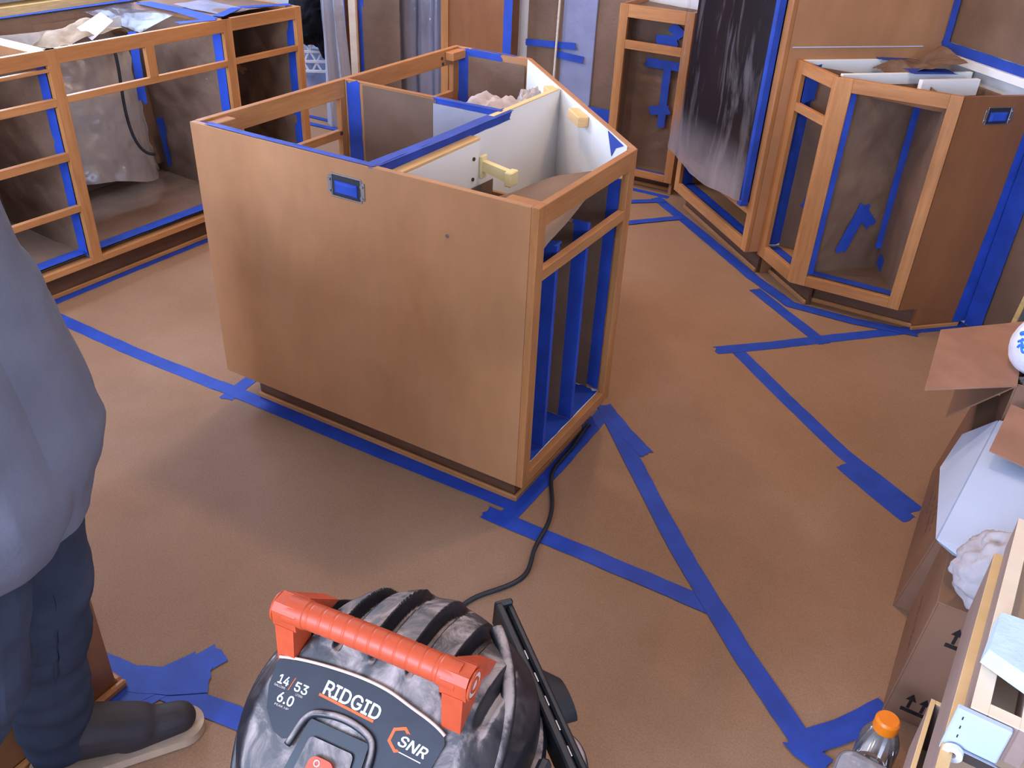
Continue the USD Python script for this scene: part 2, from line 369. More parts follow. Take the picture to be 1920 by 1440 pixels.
struct('wall_front', bx(-2.8, 4.2, -4.4, -4.25, 0, 2.45), 'plaster_white')
struct('wall_far', cat(bx(-6.2, -2.52, 4.2, 4.3, 0, 2.45), bx(-6.2, -6.1, -4.4, 4.2, 0, 2.45)), 'plaster_white')

# ------------------------------------------------------------------ floor paper and the blue tape on it
sheets = [
    ('brown kraft paper covering the floor in front of the island, under the vacuum', [(-2.66, -3.2), (.83, -3.2), (.83, -.285), (.535, -.015), (-.05, -.018), (-.05, .05), (-2.66, .05)]),
    ('brown kraft paper covering the floor under the drawers and the nearest cartons', [(.825, -3.2), (2.2, -3.2), (2.2, -.05), (.96, -.08), (.825, -.285)]),
    ('brown kraft paper around the back and right end of the island, the largest sheet', [(-3.9, .045), (-.045, .045), (-.033, .615), (.44, .088), (.829, -.29), (.965, -.085), (2.2, -.055), (2.2, .655), (.90, .65), (.195, 1.215), (.46, 1.515), (.885, 1.94), (.9, 2.0), (-.2, 2.9), (-2.5, 2.9), (-2.5, 4.1), (-3.9, 4.1)]),
    ('small triangle of brown kraft floor paper under the cord at the island right end', [(-.049, -.019), (.54, -.0175), (.441, .092), (-.031, .622)]),
    ('brown kraft paper on the floor between the angled right cabinet and the cartons', [(.19, 1.218), (.90, .646), (1.9, .646), (1.2, 2.3), (.9, 2.0), (.88, 1.95), (.45, 1.51)]),
]
for i, (lab, pl) in enumerate(sheets):
    solo('floor_paper', ext(Polygon(pl), .0006, frame((0, 0, 0.00015 * i))), 'floor_kraft', lab, 'floor paper')
F3 = ((0, 0, 0), (1, 0, 0), (0, 1, 0))
floor_tape = [
    ([(-2.0, .042), (-1.536, .029), (-1.13, .035)], .050, 'long straight floor tape strip from the left cabinet to the island'),
    ([(-1.068, -.008), (-1.087, .125)], .046, 'short floor tape piece crossing the left end of the island front strip'),
    ([(-1.15, .038), (-.522, .038), (-.035, .048)], .050, 'floor tape strip along the toe kick under the island wood panel'),
    ([(-.098, -.020), (.206, -.016), (.545, -.016)], .052, 'floor tape strip running right from the island corner to the long diagonal strip'),
    ([(-.036, -.01), (-.030, .252), (-.034, .60)], .050, 'floor tape strip along the right end of the island'),
    ([(-.032, .612), (.298, .242), (.44, .09), (.663, -.128), (.84, -.285)], .052, 'long diagonal floor tape strip from the island corner to the lower right'),
    ([(-.055, .632), (.062, .536), (.168, .463)], .048, 'shorter floor tape strip overlapping the start of the long diagonal strip'),
    ([(.815, -.292), (.892, -.199), (.962, -.09)], .056, 'floor tape strip by the orange capped bottle at the lower right'),
    ([(.803, -.275), (.83, -.292), (.885, -.306)], .05, 'torn floor tape end under the clear container'),
    ([(.195, 1.232), (.427, 1.018), (.666, .806), (.906, .644)], .052, 'floor tape strip running to the cartons in the right half'),
    ([(.680, .742), (.80, .655), (.893, .592)], .05, 'short floor tape strip overlapping the lower end of the strip at the cartons'),
    ([(.130, 1.185), (.295, 1.345), (.466, 1.526), (.694, 1.759), (.885, 1.944)], .052, 'floor tape strip from the open floor to the right cabinet corner'),
    ([(.095, 1.765), (.283, 1.604), (.452, 1.465)], .052, 'floor tape strip crossing between the right toe kick and the next strip'),
    ([(-.65, 2.515), (-.357, 2.255), (-.127, 2.042), (.06, 1.868)], .056, 'floor tape strip along the toe kick of the tall oven cabinet'),
    ([(.035, 1.888), (.262, 1.708)], .054, 'floor tape strip along the drawer side of the angled cabinet'),
    ([(.245, 1.712), (.503, 1.712), (.735, 1.752)], .052, 'floor tape strip along the toe kick of the angled cabinet front'),
    ([(-.750, 2.366), (-.60, 2.50)], .044, 'short floor tape strip near the toe kick behind the island'),
    ([(-.640, 2.100), (-.44, 2.336)], .044, 'floor tape strip behind the island, second from the back'),
    ([(-.88, 2.562), (-.60, 2.560)], .04, 'floor tape strip along the toe kick of the small back cabinet'),
    ([(-2.066, -.3), (-2.058, .436), (-2.03, 1.44)], .046, 'floor tape strip along the toe kick of the long left cabinet'),
    ([(-.56, -.895), (-.381, -.872), (-.267, -.853), (-.02, -.812)], .050, 'floor tape strip passing behind the shoe toward the vacuum'),
    ([(-.415, -1.02), (-.374, -.87), (-.335, -.735)], .060, 'ragged floor tape strip beside the wooden end panel at the lower left'),
    ([(-.425, -.955), (-.385, -.85), (-.355, -.775)], .060, 'second ragged floor tape layer beside the wooden end panel'),
    ([(-.44, -.885), (-.36, -.845), (-.30, -.80)], .07, 'third ragged floor tape layer, nearest the vacuum'),
    ([(.905, 1.905), (.97, 1.815), (1.09, 1.665)], .055, 'floor tape strip along the foot of the papered right wall'),
    ([(-3.1, 2.532), (-2.70, 2.534)], .04, 'upper of two floor tape strips at the back left opening'),
    ([(-3.1, 2.410), (-2.50, 2.422)], .045, 'lower of two floor tape strips at the back left opening'),
]
for i, (pts, w, lab) in enumerate(floor_tape):
    solo('floor_tape', tape(*F3, pts, w, 100 + i, lift=.0012 + .00045 * (i % 9)), 'tape_blue', 'blue ' + lab, 'tape')

# ------------------------------------------------------------------ the island
IW, ID1, ID2, IX3, TOP, ZB = 1.0476, .5265, 1.263, -.727, .876, .112
isl = thing('island_cabinet', 'unfinished maple kitchen island cabinet without a countertop, standing in the middle of the papered floor', 'cabinet')
part(isl, 'front_panel', bx(-IW, -.0195, 0, .018, ZB, TOP - .001), 'wood_panel', label='large plain maple front panel')
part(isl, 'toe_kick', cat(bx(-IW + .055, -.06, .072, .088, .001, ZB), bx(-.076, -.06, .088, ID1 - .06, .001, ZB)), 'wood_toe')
part(isl, 'shoe_molding', cat(bx(-IW + .055, -.052, .060, .072, .001, .02, .004), bx(-.06, -.048, .060, ID1 - .06, .001, .02, .004)), 'wood_horizontal')


def face_frame(t, T, stiles, rails, th=.019, V='wood_vertical', Hm='wood_horizontal'):
    for (a, b, z0, z1) in stiles: part(t, 'stile', tf(bx(a, b, 0, th, z0, z1), T), V)
    for (a, b, z0, z1) in rails: part(t, 'rail', tf(bx(a, b, 0.0002, th, z0, z1), T), Hm)


# right end: face frame on the plane x = 0 (local x runs toward +y)
T0 = frame((0, 0, 0), 90)
face_frame(isl, T0, [(0, .036, ZB, TOP), (ID1 - .040, ID1, ZB, TOP)], [(.036, ID1 - .04, .826, TOP), (.036, ID1 - .04, .692, .720), (.036, ID1 - .04, ZB, .146)])
# left side: face frame on the plane x = -IW (local x runs toward -y)
T1 = frame((-IW, ID2, 0), -90)
L = ID2
face_frame(isl, T1, [(0, .045, ZB, TOP), (L - .62, L - .58, ZB, .82), (L - .06, L - .0185, ZB, TOP)],
           [(.045, L - .06, .820, TOP), (.045, L - .62, .697, .722), (L - .58, L - .06, .697, .722), (.045, L - .06, ZB, .146)])
# back: short panel and the clipped 45 degree panel, white inside
part(isl, 'back_panel', bx(-IW + .019, IX3, ID2 - .016, ID2, ZB, TOP - .001), 'wood_panel')
dv = np.array([-IX3, ID1 - ID2]); dl = np.linalg.norm(dv); da = math.degrees(math.atan2(dv[1], dv[0]))
TD = frame((IX3, ID2, 0), da)                                       # local x along the clipped side, local -y inward
part(isl, 'angled_panel', tf(bx(.006, dl - .006, -.016, 0, ZB, TOP - .001), TD), 'wood_panel')
part(isl, 'angled_panel_lining', tf(bx(.01, dl - .03, -.0185, -.0162, ZB, TOP - .003), TD), 'melamine_white', label='white inner face of the angled back panel')
part(isl, 'cabinet_floor', ext(Polygon([(-IW + .02, .02), (-.02, .02), (-.02, ID1 - .02), (IX3 - .01, ID2 - .02), (-IW + .02, ID2 - .02)]), .016, frame((0, 0, .128))), 'melamine_white')
part(isl, 'partition', bx(-.466, -.450, .019, .957, .144, TOP - .004), 'melamine_white', label='white partition running front to back')
part(isl, 'partition_edge', bx(-.467, -.449, .55, .95, TOP - .004, TOP - .001), 'wood_pale')
part(isl, 'divider', bx(-IW + .02, -.467, .604, .620, .144, TOP - .002), 'wood_panel')
part(isl, 'divider_edge', bx(-IW + .02, -.60, .603, .621, TOP - .002, TOP), 'wood_horizontal')
# slide spacer board with its bracket on the white partition
part(isl, 'spacer_board', bx(-.449, -.418, .02, .43, .62, .842), 'melamine_white')
part(isl, 'spacer_edge', bx(-.449, -.4175, .02, .43, .842, .850), 'wood_pale')
for yy, zz in ((.398, .798), (.394, .742)):
    s = trimesh.creation.cylinder(.0052, .004, sections=12); s.apply_transform(trimesh.transformations.rotation_matrix(math.pi / 2, [0, 1, 0])); s.apply_translation((-.4165, yy, zz))
    part(isl, 'screw', s, 'screw_dark')
br = thing_bracket = part(isl, 'slide_bracket', cat(bx(-.4175, -.408, .425, .455, .735, .80, .003), hull([(-.41, .43, .785), (-.41, .45, .785), (-.41, .43, .757), (-.41, .45, .757)], [(-.30, .405, .78), (-.30, .425, .78), (-.30, .405, .748), (-.30, .425, .748)]),
         bx(-.318, -.296, .392, .434, .744, .784, .003)), 'cream_plastic', label='cream plastic drawer slide bracket')
# wooden corner blocks
for s0, s1 in ((.335, .395), (.60, .70)):
    part(isl, 'corner_block', tf(bx(s0, s1, -.052, -.019, TOP - .042, TOP - .012, .002), TD), 'wood_pale')
part(isl, 'corner_block', bx(-.10, -.02, .02, .055, TOP - .03, TOP - .004, .002), 'wood_horizontal')
part(isl, 'corner_block', bx(-IW + .02, -IW + .055, .02, .11, TOP - .035, TOP - .006, .002), 'wood_horizontal')
part(isl, 'corner_block', bx(-IW + .02, -IW + .055, ID2 - .10, ID2 - .017, TOP - .035, TOP - .006, .002), 'wood_horizontal')
for (yy, zz) in ((ID2 - .12, .85), (ID2 - .115, .83), (.575, .713)):
    s = trimesh.creation.cylinder(.006, .003, sections=10); s.apply_transform(trimesh.transformations.rotation_matrix(math.pi / 2, [0, 1, 0])); s.apply_translation((-IW + .0200, yy, zz))
    part(isl, 'screw', s, 'screw_dark')
s = trimesh.creation.cylinder(.0045, .002, sections=12); s.apply_transform(trimesh.transformations.rotation_matrix(math.pi / 2, [1, 0, 0])); s.apply_translation((-.235, -.0008, .756)); part(isl, 'screw', s, 'steel')


def outlet(t, T, local=True):
    """A gangable device box let into a panel: steel ears with screws, its opening plugged with blue tape. Local frame: x across, y up, z out."""
    b = part(t, 'outlet_box', tf(cat(bx(-.047, .047, .026, .030, -.03, .003), bx(-.047, .047, -.030, -.026, -.03, .003), bx(-.047, -.043, -.026, .026, -.03, .003), bx(.043, .047, -.026, .026, -.03, .003),
                                     bx(-.056, -.044, -.022, .022, .0005, .003), bx(.044, .056, -.022, .022, .0005, .003), bx(-.046, .046, -.029, .029, -.032, -.029)), T), 'steel', local=local, label='steel electrical box')
    for sx in (-.050, .050):
        for s_y in (-.014, .014):
            c = trimesh.creation.cylinder(.0042, .004, sections=10); c.apply_translation((sx, s_y, .005)); part(b, 'screw', tf(c, T), 'steel', local=local)
    part(b, 'box_inside', tf(bx(-.0425, .0425, -.0255, .0255, -.028, .0012, .0002), T), 'dark_plastic', local=local)
    part(b, 'tape_plug', tf(hull([(x, y, -.011) for x in (-.036, .036) for y in (-.018, .018)], [(x, y, .004) for x in (-.034, .034) for y in (-.018, .012)], [(x, y, .008) for x in (-.026, .026) for y in (-.014, .006)]), T), 'tape_blue', local=local, label='wad of blue tape closing the box')


outlet(isl, basis((-.528, -.0005, .808), (1, 0, 0), (0, 0, 1)))
# tape on the island (each strip a part)
def tp(t, O, U, V, pts, w, seed, lift=.0004, torn=True, local=True, label=None):
    return part(t, 'masking_tape', tape(O, U, V, pts, w, seed, torn, lift), 'tape_blue', local=local, label=label)


tp(isl, (0, 0, TOP), (1, 0, 0), (0, 1, 0), [(-IW + .05, .017), (-.86, .012), (-.45, .013)], .022, 11)
tp(isl, (0, .018, 0), (-1, 0, 0), (0, 0, 1), [(IW - .02, .868), (.46, .868)], .018, 12)
tp(isl, (0, 0, TOP - .003), (1, 0, 0), (0, 1, 0), [(-.463, .0), (-.455, .30), (-.455, .64)], .036, 13, lift=.0008)
tp(isl, (-.4495, 0, 0), (0, 1, 0), (0, 0, 1), [(.02, .862), (.30, .861), (.645, .858)], .026, 14)
tp(isl, (0, .6035, 0), (1, 0, 0), (0, 0, 1), [(-.995, .874), (-.985, .16)], .052, 15, label='vertical blue tape on the divider')
tp(isl, (0, .6035, 0), (1, 0, 0), (0, 0, 1), [(-.69, .868), (-.47, .868)], .016, 16)
tp(isl, (0, 0, TOP - .001), (1, 0, 0), (0, 1, 0), [(-.69, .606), (-.46, .61)], .020, 17, lift=.0012)
tp(isl, (0, ID2 - .0165, 0), (1, 0, 0), (0, 0, 1), [(-1.000, .872), (-.995, .16)], .050, 18)
tp(isl, (0, ID2 - .0165, 0), (1, 0, 0), (0, 0, 1), [(-.985, .861), (-.84, .861)], .024, 19, lift=.0008)
tp(isl, (0, 0, TOP - .001), (1, 0, 0), (0, 1, 0), [(-.97, ID2 - .012), (-.78, ID2 - .012)], .012, 20)
part(isl, 'tape_scrap', tf(ext(Polygon([(.86, .872), (.985, .868), (.93, .845), (.905, .815)]), .0006, basis((0, -.0195, 0), (1, 0, 0), (0, 0, 1))), TD), 'tape_blue')
# kraft masking paper in the left bays and the plastic under the tape
part(isl, 'masking_paper', sheet((-.955, .601, .15), (-.68, .601, .15), (-.68, .601, .87), (-.955, .601, .87), .004, 7, 3), 'kraft_masking', 30)
part(isl, 'plastic_film', sheet((-.69, .600, .15), (-.47, .600, .15), (-.47, .600, .86), (-.69, .600, .86), .006, 9, 4), 'film_white', 30, label='milky plastic film on the divider')
part(isl, 'masking_paper', sheet((-.98, ID2 - .019, .15), (-.74, ID2 - .019, .15), (-.74, ID2 - .022, .85), (-.98, ID2 - .019, .85), .006, 8, 5), 'kraft_masking', 30)
part(isl, 'masking_paper', sheet((-IW + .03, .03, .146), (-.47, .03, .146), (-.47, ID2 - .03, .146), (-IW + .03, ID2 - .03, .146), .008, 6, 6), 'kraft_masking', 30)
part(isl, 'masking_paper', sheet((-IW + .03, .021, .15), (-.47, .021, .15), (-.47, .021, .855), (-IW + .03, .021, .855), .004, 6, 61), 'kraft_masking', 30)
# tray dividers behind the right-hand frame, their front edges wrapped in tape
for k, yc in enumerate((.150, .315)):
    d = part(isl, 'tray_divider', bx(-.43, -.022, yc - .006, yc + .006, .144, .735), 'wood_panel')
    part(d, 'tape_wrap', cat(bx(-.066, -.0205, yc - .0068, yc + .0068, .146, .7365), ), 'tape_blue', label='blue tape wrapped over the divider edge')
    part(d, 'masking_paper', sheet((-.42, yc - .008, .15), (-.06, yc - .008, .15), (-.06, yc - .008, .73), (-.42, yc - .008, .73), .003, 8, 31 + k), 'kraft_masking', 30)
part(isl, 'side_wall', cat(bx(-.43, -.0765, .494, .507, .144, .68), bx(-.076, -.02, .494, .507, .144, .80)), 'wood_panel')
tp(isl, (0, .4935, 0), (1, 0, 0), (0, 0, 1), [(-.050, .80), (-.050, .15)], .052, 23)
part(isl, 'masking_paper', sheet((-.30, .491, .15), (-.06, .491, .15), (-.055, .487, .81), (-.285, .45, .73), .004, 8, 35), 'kraft_masking', 30)
part(isl, 'masking_paper', sheet((-.42, .02, .15), (-.41, .49, .15), (-.41, .49, .72), (-.42, .02, .72), .004, 8, 36), 'kraft_masking', 30)
tp(isl, (0, 0, .1445), (1, 0, 0), (0, 1, 0), [(-.052, .03), (-.052, .49)], .060, 24)
tp(isl, (0, 0, .1445), (1, 0, 0), (0, 1, 0), [(-.105, .03), (-.105, .49)], .060, 25, lift=.0008)
# paper laid over the trays, its back edge curling up


def curl(u, v):
    tx, ty, tz = -.290 + .262 * u, .385 + .10 * u, .735 + .085 * np.sin(np.pi * u * .55)
    bx_, by, bz = -.33 + .30 * u, .05 + 0 * u, .69 + .035 * u
    x, y, z = bx_ + (tx - bx_) * v, by + (ty - by) * v, bz + (tz - bz) * v + .02 * np.sin(np.pi * v)
    z = z + .012 * (meshkit.fbm(np.stack([x, y, 0 * x], -1) * 9, 3, 8) - .5) * 2
    return np.stack([x, y, z], -1)


part(isl, 'masking_paper', grid(curl, 30, 20), 'kraft_masking', 40, label='brown paper arched over the tray dividers')
tp(isl, (0, 0, .7368), (1, 0, 0), (0, 1, 0), [(-.040, .135), (-.040, .165)], .04, 26)

# the plastic bag lying in the rear bay


def blob(center, size, amp, seed, freq=4.0, sub=4):
    m = trimesh.creation.icosphere(sub); v = np.array(m.vertices)
    f = meshkit.fbm(v * freq * .5 + seed * 3.1, 4, seed) - .5
    rg = np.abs(meshkit.fbm(v * freq + seed, 3, seed + 9) - .5)
    v = v * (1 + amp * (1.2 * f - 1.6 * rg + .2))[:, None]
    m.vertices = v * np.array(size) + np.array(center)
    return m


bag = thing('plastic_bag', 'crumpled white and tan plastic bag lying in the rear bay of the island', 'plastic bag', (-.62, .98, .15))
part(bag, 'bag_film', cat(blob((0, -.01, .40), (.145, .19, .26), .30, 3, 3.0), blob((-.06, -.10, .52), (.10, .14, .15), .40, 5, 3.0)), 'cloth_white', 60)
part(bag, 'bag_neck', blob((-.02, .14, .52), (.07, .09, .14), .5, 7), 'film_bag', 60)

# ------------------------------------------------------------------ long left base cabinet (local x along the run, y into the wall)
lc = thing('base_cabinet', 'long open maple base cabinet run with empty drawer and door openings along the left wall', 'cabinet', (-2.0141, 0, 0), 90 - 1.4444)
I4 = np.eye(4)
face_frame(lc, I4, [(-.62, -.575, ZB - .004, TOP), (-.20, -.155, ZB, TOP), (.268, .310, ZB - .004, TOP), (.655, .694, .72, .83), (1.030, 1.074, ZB, TOP), (1.430, 1.466, ZB - .004, TOP)],
           [(-.575, 1.430, .828, TOP), (.310, 1.030, .697, .721), (1.074, 1.430, .699, .721), (.310, 1.030, ZB - .004, .132), (1.074, 1.430, ZB - .004, .132)]
           + [(-.155, .268, a, b) for a, b in ((.806, .817), (.692, .719), (.505, .534), (.318, .342), (ZB - .004, .132))] + [(-.575, -.20, ZB - .004, .132), (-.575, -.20, .699, .721)])
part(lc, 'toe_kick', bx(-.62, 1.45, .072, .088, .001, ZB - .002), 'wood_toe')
part(lc, 'shoe_molding', bx(-.62, 1.452, .060, .072, .001, .02, .004), 'wood_horizontal')
part(lc, 'end_panel', bx(1.452, 1.466, .0192, .57, .001, TOP - .001), 'wood_panel')
part(lc, 'end_panel', bx(-.62, -.606, .0192, .57, .001, TOP - .001), 'wood_panel')
part(lc, 'cabinet_floor', bx(-.60, 1.45, .02, .57, .112, .128), 'wood_panel')
part(lc, 'cabinet_back', bx(-.60, 1.45, .572, .58, .112, TOP - .02), 'kraft_masking')
for a in (-.18, .287, 1.05):
    part(lc, 'partition', bx(a - .009, a + .009, .0195, .56, .128, TOP - .004), 'wood_panel')
part(lc, 'crosspiece', bx(.225, .277, .02, .26, TOP - .045, TOP - .001), 'wood_panel', label='pale crosspiece at the left corner of the sink bay')
part(lc, 'corner_post', bx(1.405, 1.440, .47, .53, .16, .82), 'wood_raw', label='raw yellowish post in the back corner of the end bay')
# masking paper against the inside faces, blue tape along its front edges
for a, b, sd in ((-.167, .274, 41), (.299, 1.038, 42), (1.063, 1.448, 43)):
    bb = b - .006
    part(lc, 'masking_paper', sheet((a, .03, .140), (bb, .03, .140), (bb, .54, .160), (a, .54, .160), .012, 8, sd, nu=36, nv=36), 'kraft_masking', 30)
    part(lc, 'masking_paper', sheet((a, .55, .13), (bb, .55, .13), (bb, .555, .84), (a, .555, .84), .05, 6, sd + 10, sag=(0, -.06, 0), nu=40, nv=40), 'kraft_masking', 30)
    part(lc, 'masking_paper', sheet((bb, .055, .13), (bb, .55, .13), (bb, .55, .85), (bb, .055, .85), .022, 7, sd + 20, nu=36, nv=36), 'kraft_masking', 30)
    part(lc, 'masking_paper', sheet((a + .004, .055, .13), (a + .004, .55, .13), (a + .004, .55, .85), (a + .004, .055, .85), .008, 6, sd + 30), 'kraft_masking', 30)
    tp(lc, (b - .0072, 0, 0), (0, -1, 0), (0, 0, 1), [(-.046, .862), (-.046, .135)], .050, sd)
    tp(lc, (0, 0, .149), (1, 0, 0), (0, 1, 0), [(a + .01, .046), (b - .01, .050)], .054, sd + 1, lift=.002)
# paper sloping down from the wall ledge behind the open top, with the strip of tape that holds it
part(lc, 'masking_paper', sheet((-.55, .562, .872), (1.04, .562, .872), (1.035, .51, .20), (-.5, .51, .20), .035, 5, 81, nu=70, nv=34), 'kraft_masking', 30)
tp(lc, (0, .0, .8785), (1, 0, 0), (0, 1, 0), [(-.6, .566), (.4, .568), (1.06, .562)], .034, 82, lift=.002)
part(lc, 'plastic_film', sheet((.80, .555, .868), (1.03, .55, .873), (1.03, .25, .874), (.90, .34, .80), .02, 9, 83), 'film_clear', 30)
tp(lc, (0, 0, TOP), (1, 0, 0), (0, 1, 0), [(1.055, .50), (1.045, .26), (1.00, .03)], .075, 84, lift=.001, label='wide blue tape over the partition top')
tp(lc, (0, 0, TOP), (1, 0, 0), (0, 1, 0), [(1.01, .018), (.86, .06)], .040, 85, lift=.0016)
tp(lc, (0, 0, TOP), (1, 0, 0), (0, 1, 0), [(1.06, .06), (1.25, .15), (1.46, .055)], .045, 86, lift=.0012)
part(lc, 'masking_paper', sheet((1.07, .10, .872), (1.44, .08, .872), (1.44, .56, .872), (1.07, .56, .872), .02, 6, 87), 'kraft_masking', 30)
part(lc, 'plastic_film', sheet((1.10, .09, .876), (1.26, .09, .876), (1.24, .34, .885), (1.08, .34, .885), .02, 9, 88), 'film_milky', 30)
tp(lc, (.700, 0, 0), (0, -1, 0), (0, 0, 1), [(-.12, .86), (-.13, .60)], .05, 89, label='loose hanging end of blue tape')
tp(lc, (.94, .46, 0), (1, 0, -.1), (.05, 0, 1), [(.03, .42), (.075, .20)], .04, 90)
# bag over the plumbing in the sink bay


def bagf(u, v):
    x = .335 + .53 * u + .10 * v * v * (u ** .5); z = .86 - .60 * v - .04 * u * v + .03 * np.sin(5 * u) * v
    y = .40 - .15 * np.sin(np.pi * np.clip(u * 1.02, 0, 1)) ** .7 * (.35 + .75 * v) + .05 * v
    P = np.stack([x, y, z], -1)
    f = meshkit.fbm(P * np.array([7, 7, 5]), 4, 17) - .5; rg = np.abs(meshkit.fbm(P * np.array([9, 9, 7]) + 4, 3, 19) - .5)
    P[..., 1] += .075 * f - .06 * rg
    P[..., 0] += .02 * (meshkit.fbm(P * 9, 3, 23) - .5)
    return P


pb = thing('plastic_bag', 'large translucent plastic bag hanging in the sink bay of the left cabinet, over the plumbing', 'plastic bag', (-2.0141, 0, 0), 90 - 1.4444)
part(pb, 'bag_film', grid(bagf, 70, 60), 'film_bag', 60)
part(pb, 'tied_paper', sheet((.585, .28, .868), (.675, .25, .915), (.70, .22, .885), (.61, .24, .825), .004, 8, 24, nu=8, nv=8), 'bag_white', label='white card sticking up from the bag')
part(pb, 'bundle', sheet((.42, .42, .80), (.86, .42, .78), (.80, .24, .845), (.46, .24, .83), .09, 7, 113, nu=50, nv=30, sag=(0, 0, .07), edge=.6), 'trash_tan', 60)
solo('drain_hose', tf(tube(spline([(.66, .19, .80), (.655, .185, .62), (.655, .18, .52), (.68, .17, .42), (.745, .175, .375)], 10), .006, 8), LFR), 'dark_plastic', 'thin dark hose hanging down in front of the plastic bag in the sink bay', 'hose', True)
solo('yellow_tag', tf(sheet((.835, .24, .775), (.875, .24, .775), (.875, .25, .735), (.845, .25, .725), .003, 9, 3, nu=6, nv=6), LFR), 'cream_plastic', 'small yellow tag hanging in the sink bay opening of the left cabinet', 'tag')

# ------------------------------------------------------------------ tall oven cabinet and angled base cabinet (frame: s along the wall, t toward it)
TQ, TT, SA, SB, SC, TC, TW, SG = 1.3834, 1.3247, -1.3314, -1.054, -.7627, 1.676, 2.0024, -2.092
oc = thing('oven_cabinet', 'tall maple oven cabinet standing at 45 degrees, its oven opening covered in plastic', 'cabinet', RO, RDEG)
TOv = frame((0, TT, 0))
HT = 2.28
face_frame(oc, TOv, [(SG, SG + .045, .098, HT), (SA - .042, SA, .098, HT)], [(SG + .045, SA - .042, .098, .145), (SG + .045, SA - .042, .252, .30), (SG + .045, SA - .042, 1.9, HT)])
sidep = Polygon([(TT + .0192, .099), (TT + .092, .099), (TT + .092, .001), (TW - .002, .001), (TW - .002, HT), (TT + .0192, HT)])
part(oc, 'side_panel', ext(sidep, .018, basis((SA - .018, 0, 0), (0, 1, 0), (0, 0, 1))), 'wood_panel')
part(oc, 'side_panel', ext(sidep, .018, basis((SG, 0, 0), (0, 1, 0), (0, 0, 1))), 'wood_panel')
part(oc, 'scribe_strip', bx(SA, SA + .003, TT + .03, TW - .09, .915, .919, .0005), 'carton_white')
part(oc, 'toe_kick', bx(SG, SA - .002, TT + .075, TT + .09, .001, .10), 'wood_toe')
part(oc, 'shoe_molding', bx(SG, SA - .002, TT + .063, TT + .075, .001, .02, .004), 'wood_horizontal')
part(oc, 'cabinet_top', bx(SG, SA, TT + .02, TW - .002, HT - .02, HT - .001), 'wood_panel')
part(oc, 'slot_floor', bx(SG + .02, SA - .02, TT + .02, TW - .03, .118, .134), 'wood_panel')
part(oc, 'slot_back', bx(SG + .02, SA - .02, TT + .40, TT + .41, .134, .30), 'kraft_masking')
part(oc, 'slot_ceiling', bx(SG + .02, SA - .02, TT + .02, TT + .40, .29, .30), 'wood_brown')
tp(oc, (0, 0, .1345), (1, 0, 0), (0, 1, 0), [(SG + .03, TT + .055), (SA - .03, TT + .05)], .062, 120)
tp(oc, (SG + .0455, 0, 0), (0, 1, 0), (0, 0, 1), [(TT + .045, .14), (TT + .045, .29)], .05, 121)
tp(oc, (SG + .0192, 0, 0), (0, 1, 0), (0, 0, 1), [(TT + .05, .14), (TT + .05, .29)], .05, 122)
ov = thing('wall_oven', 'dark glass wall oven wrapped in clear plastic film in the tall cabinet', 'oven', RO, RDEG)
part(ov, 'oven_door', bx(SG + .035, SA - .062, TT - .030, TT - .001, .335, 1.82, .006), 'glass_dark')
part(ov, 'oven_body', bx(SG + .06, SA - .06, TT + .02, TW - .06, .31, 1.85), 'panel_grey')


def wrap(u, v):
    x = SG - .045 + (SA - .055 - SG + .045) * u + .012 * np.sin(9 * v) * (1 - u); z = .292 + .012 * np.sin(7 * u + 1) - .0 * u + 1.2 * v
    y = TT - .040 - .030 * np.sin(np.pi * u) ** .5 + .06 * np.clip(.07 - u, 0, 1) * 6 * .3
    P = np.stack([x, y, z], -1)
    f = meshkit.fbm(P * np.array([8, 8, 3.0]), 4, 27) - .5; rg = np.abs(meshkit.fbm(P * np.array([10, 10, 3.5]) + 9, 3, 29) - .5)
    P[..., 1] += .022 * f - .018 * rg
    return P


part(ov, 'plastic_wrap', grid(wrap, 50, 80), 'film_oven', 60, label='clear plastic film wrapped over the oven front')
part(ov, 'tape_edge', cat(bx(SA - .068, SA - .043, TT - .034, TT - .0005, .305, 1.6, .004)), 'tape_blue', label='vertical blue taped edge of the plastic')
part(ov, 'tape_edge', bx(SA - .076, SA - .043, TT - .038, TT - .0005, .285, .31, .004), 'tape_blue')

ac = thing('corner_cabinet', 'angled open maple base cabinet with a wide door opening, right of the tall cabinet', 'cabinet', RO, RDEG)
TA = frame((0, TQ, 0)); ZQ = .088
face_frame(ac, TA, [(SA + .001, -1.280, ZQ, TOP), (-1.076, SB, ZQ, TOP)], [(-1.28, -1.076, .832, TOP), (-1.28, -1.076, .699, .730), (-1.28, -1.076, ZQ, .142)])
bl = math.hypot(SC - SB, TC - TQ); TB = frame((SB, TQ, 0), math.degrees(math.atan2(TC - TQ, SC - SB)))
face_frame(ac, TB, [(.0005, .058, ZQ, TOP), (bl - .042, bl, ZQ, TOP)], [(.058, bl - .042, .830, TOP), (.058, bl - .042, ZQ, .130)])
side = Polygon([(TC + .004, ZQ), (TC + .085, ZQ), (TC + .085, .001), (TW - .03, .001), (TW - .03, TOP - .001), (TC + .004, TOP - .001)])
part(ac, 'side_panel', ext(side, .017, basis((SC - .0172, 0, 0), (0, 1, 0), (0, 0, 1))), 'wood_brown', label='brown stained side panel with a toe notch')
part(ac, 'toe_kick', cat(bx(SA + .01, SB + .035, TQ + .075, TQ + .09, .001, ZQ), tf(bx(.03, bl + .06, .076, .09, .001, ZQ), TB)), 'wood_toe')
part(ac, 'shoe_molding', cat(bx(SA + .01, SB + .034, TQ + .063, TQ + .075, .001, .02, .004), tf(bx(.03, bl + .062, .064, .076, .001, .02, .004), TB), bx(SC + .0002, SC + .01, TC + .075, TW - .04, .001, .018, .003)), 'wood_horizontal')
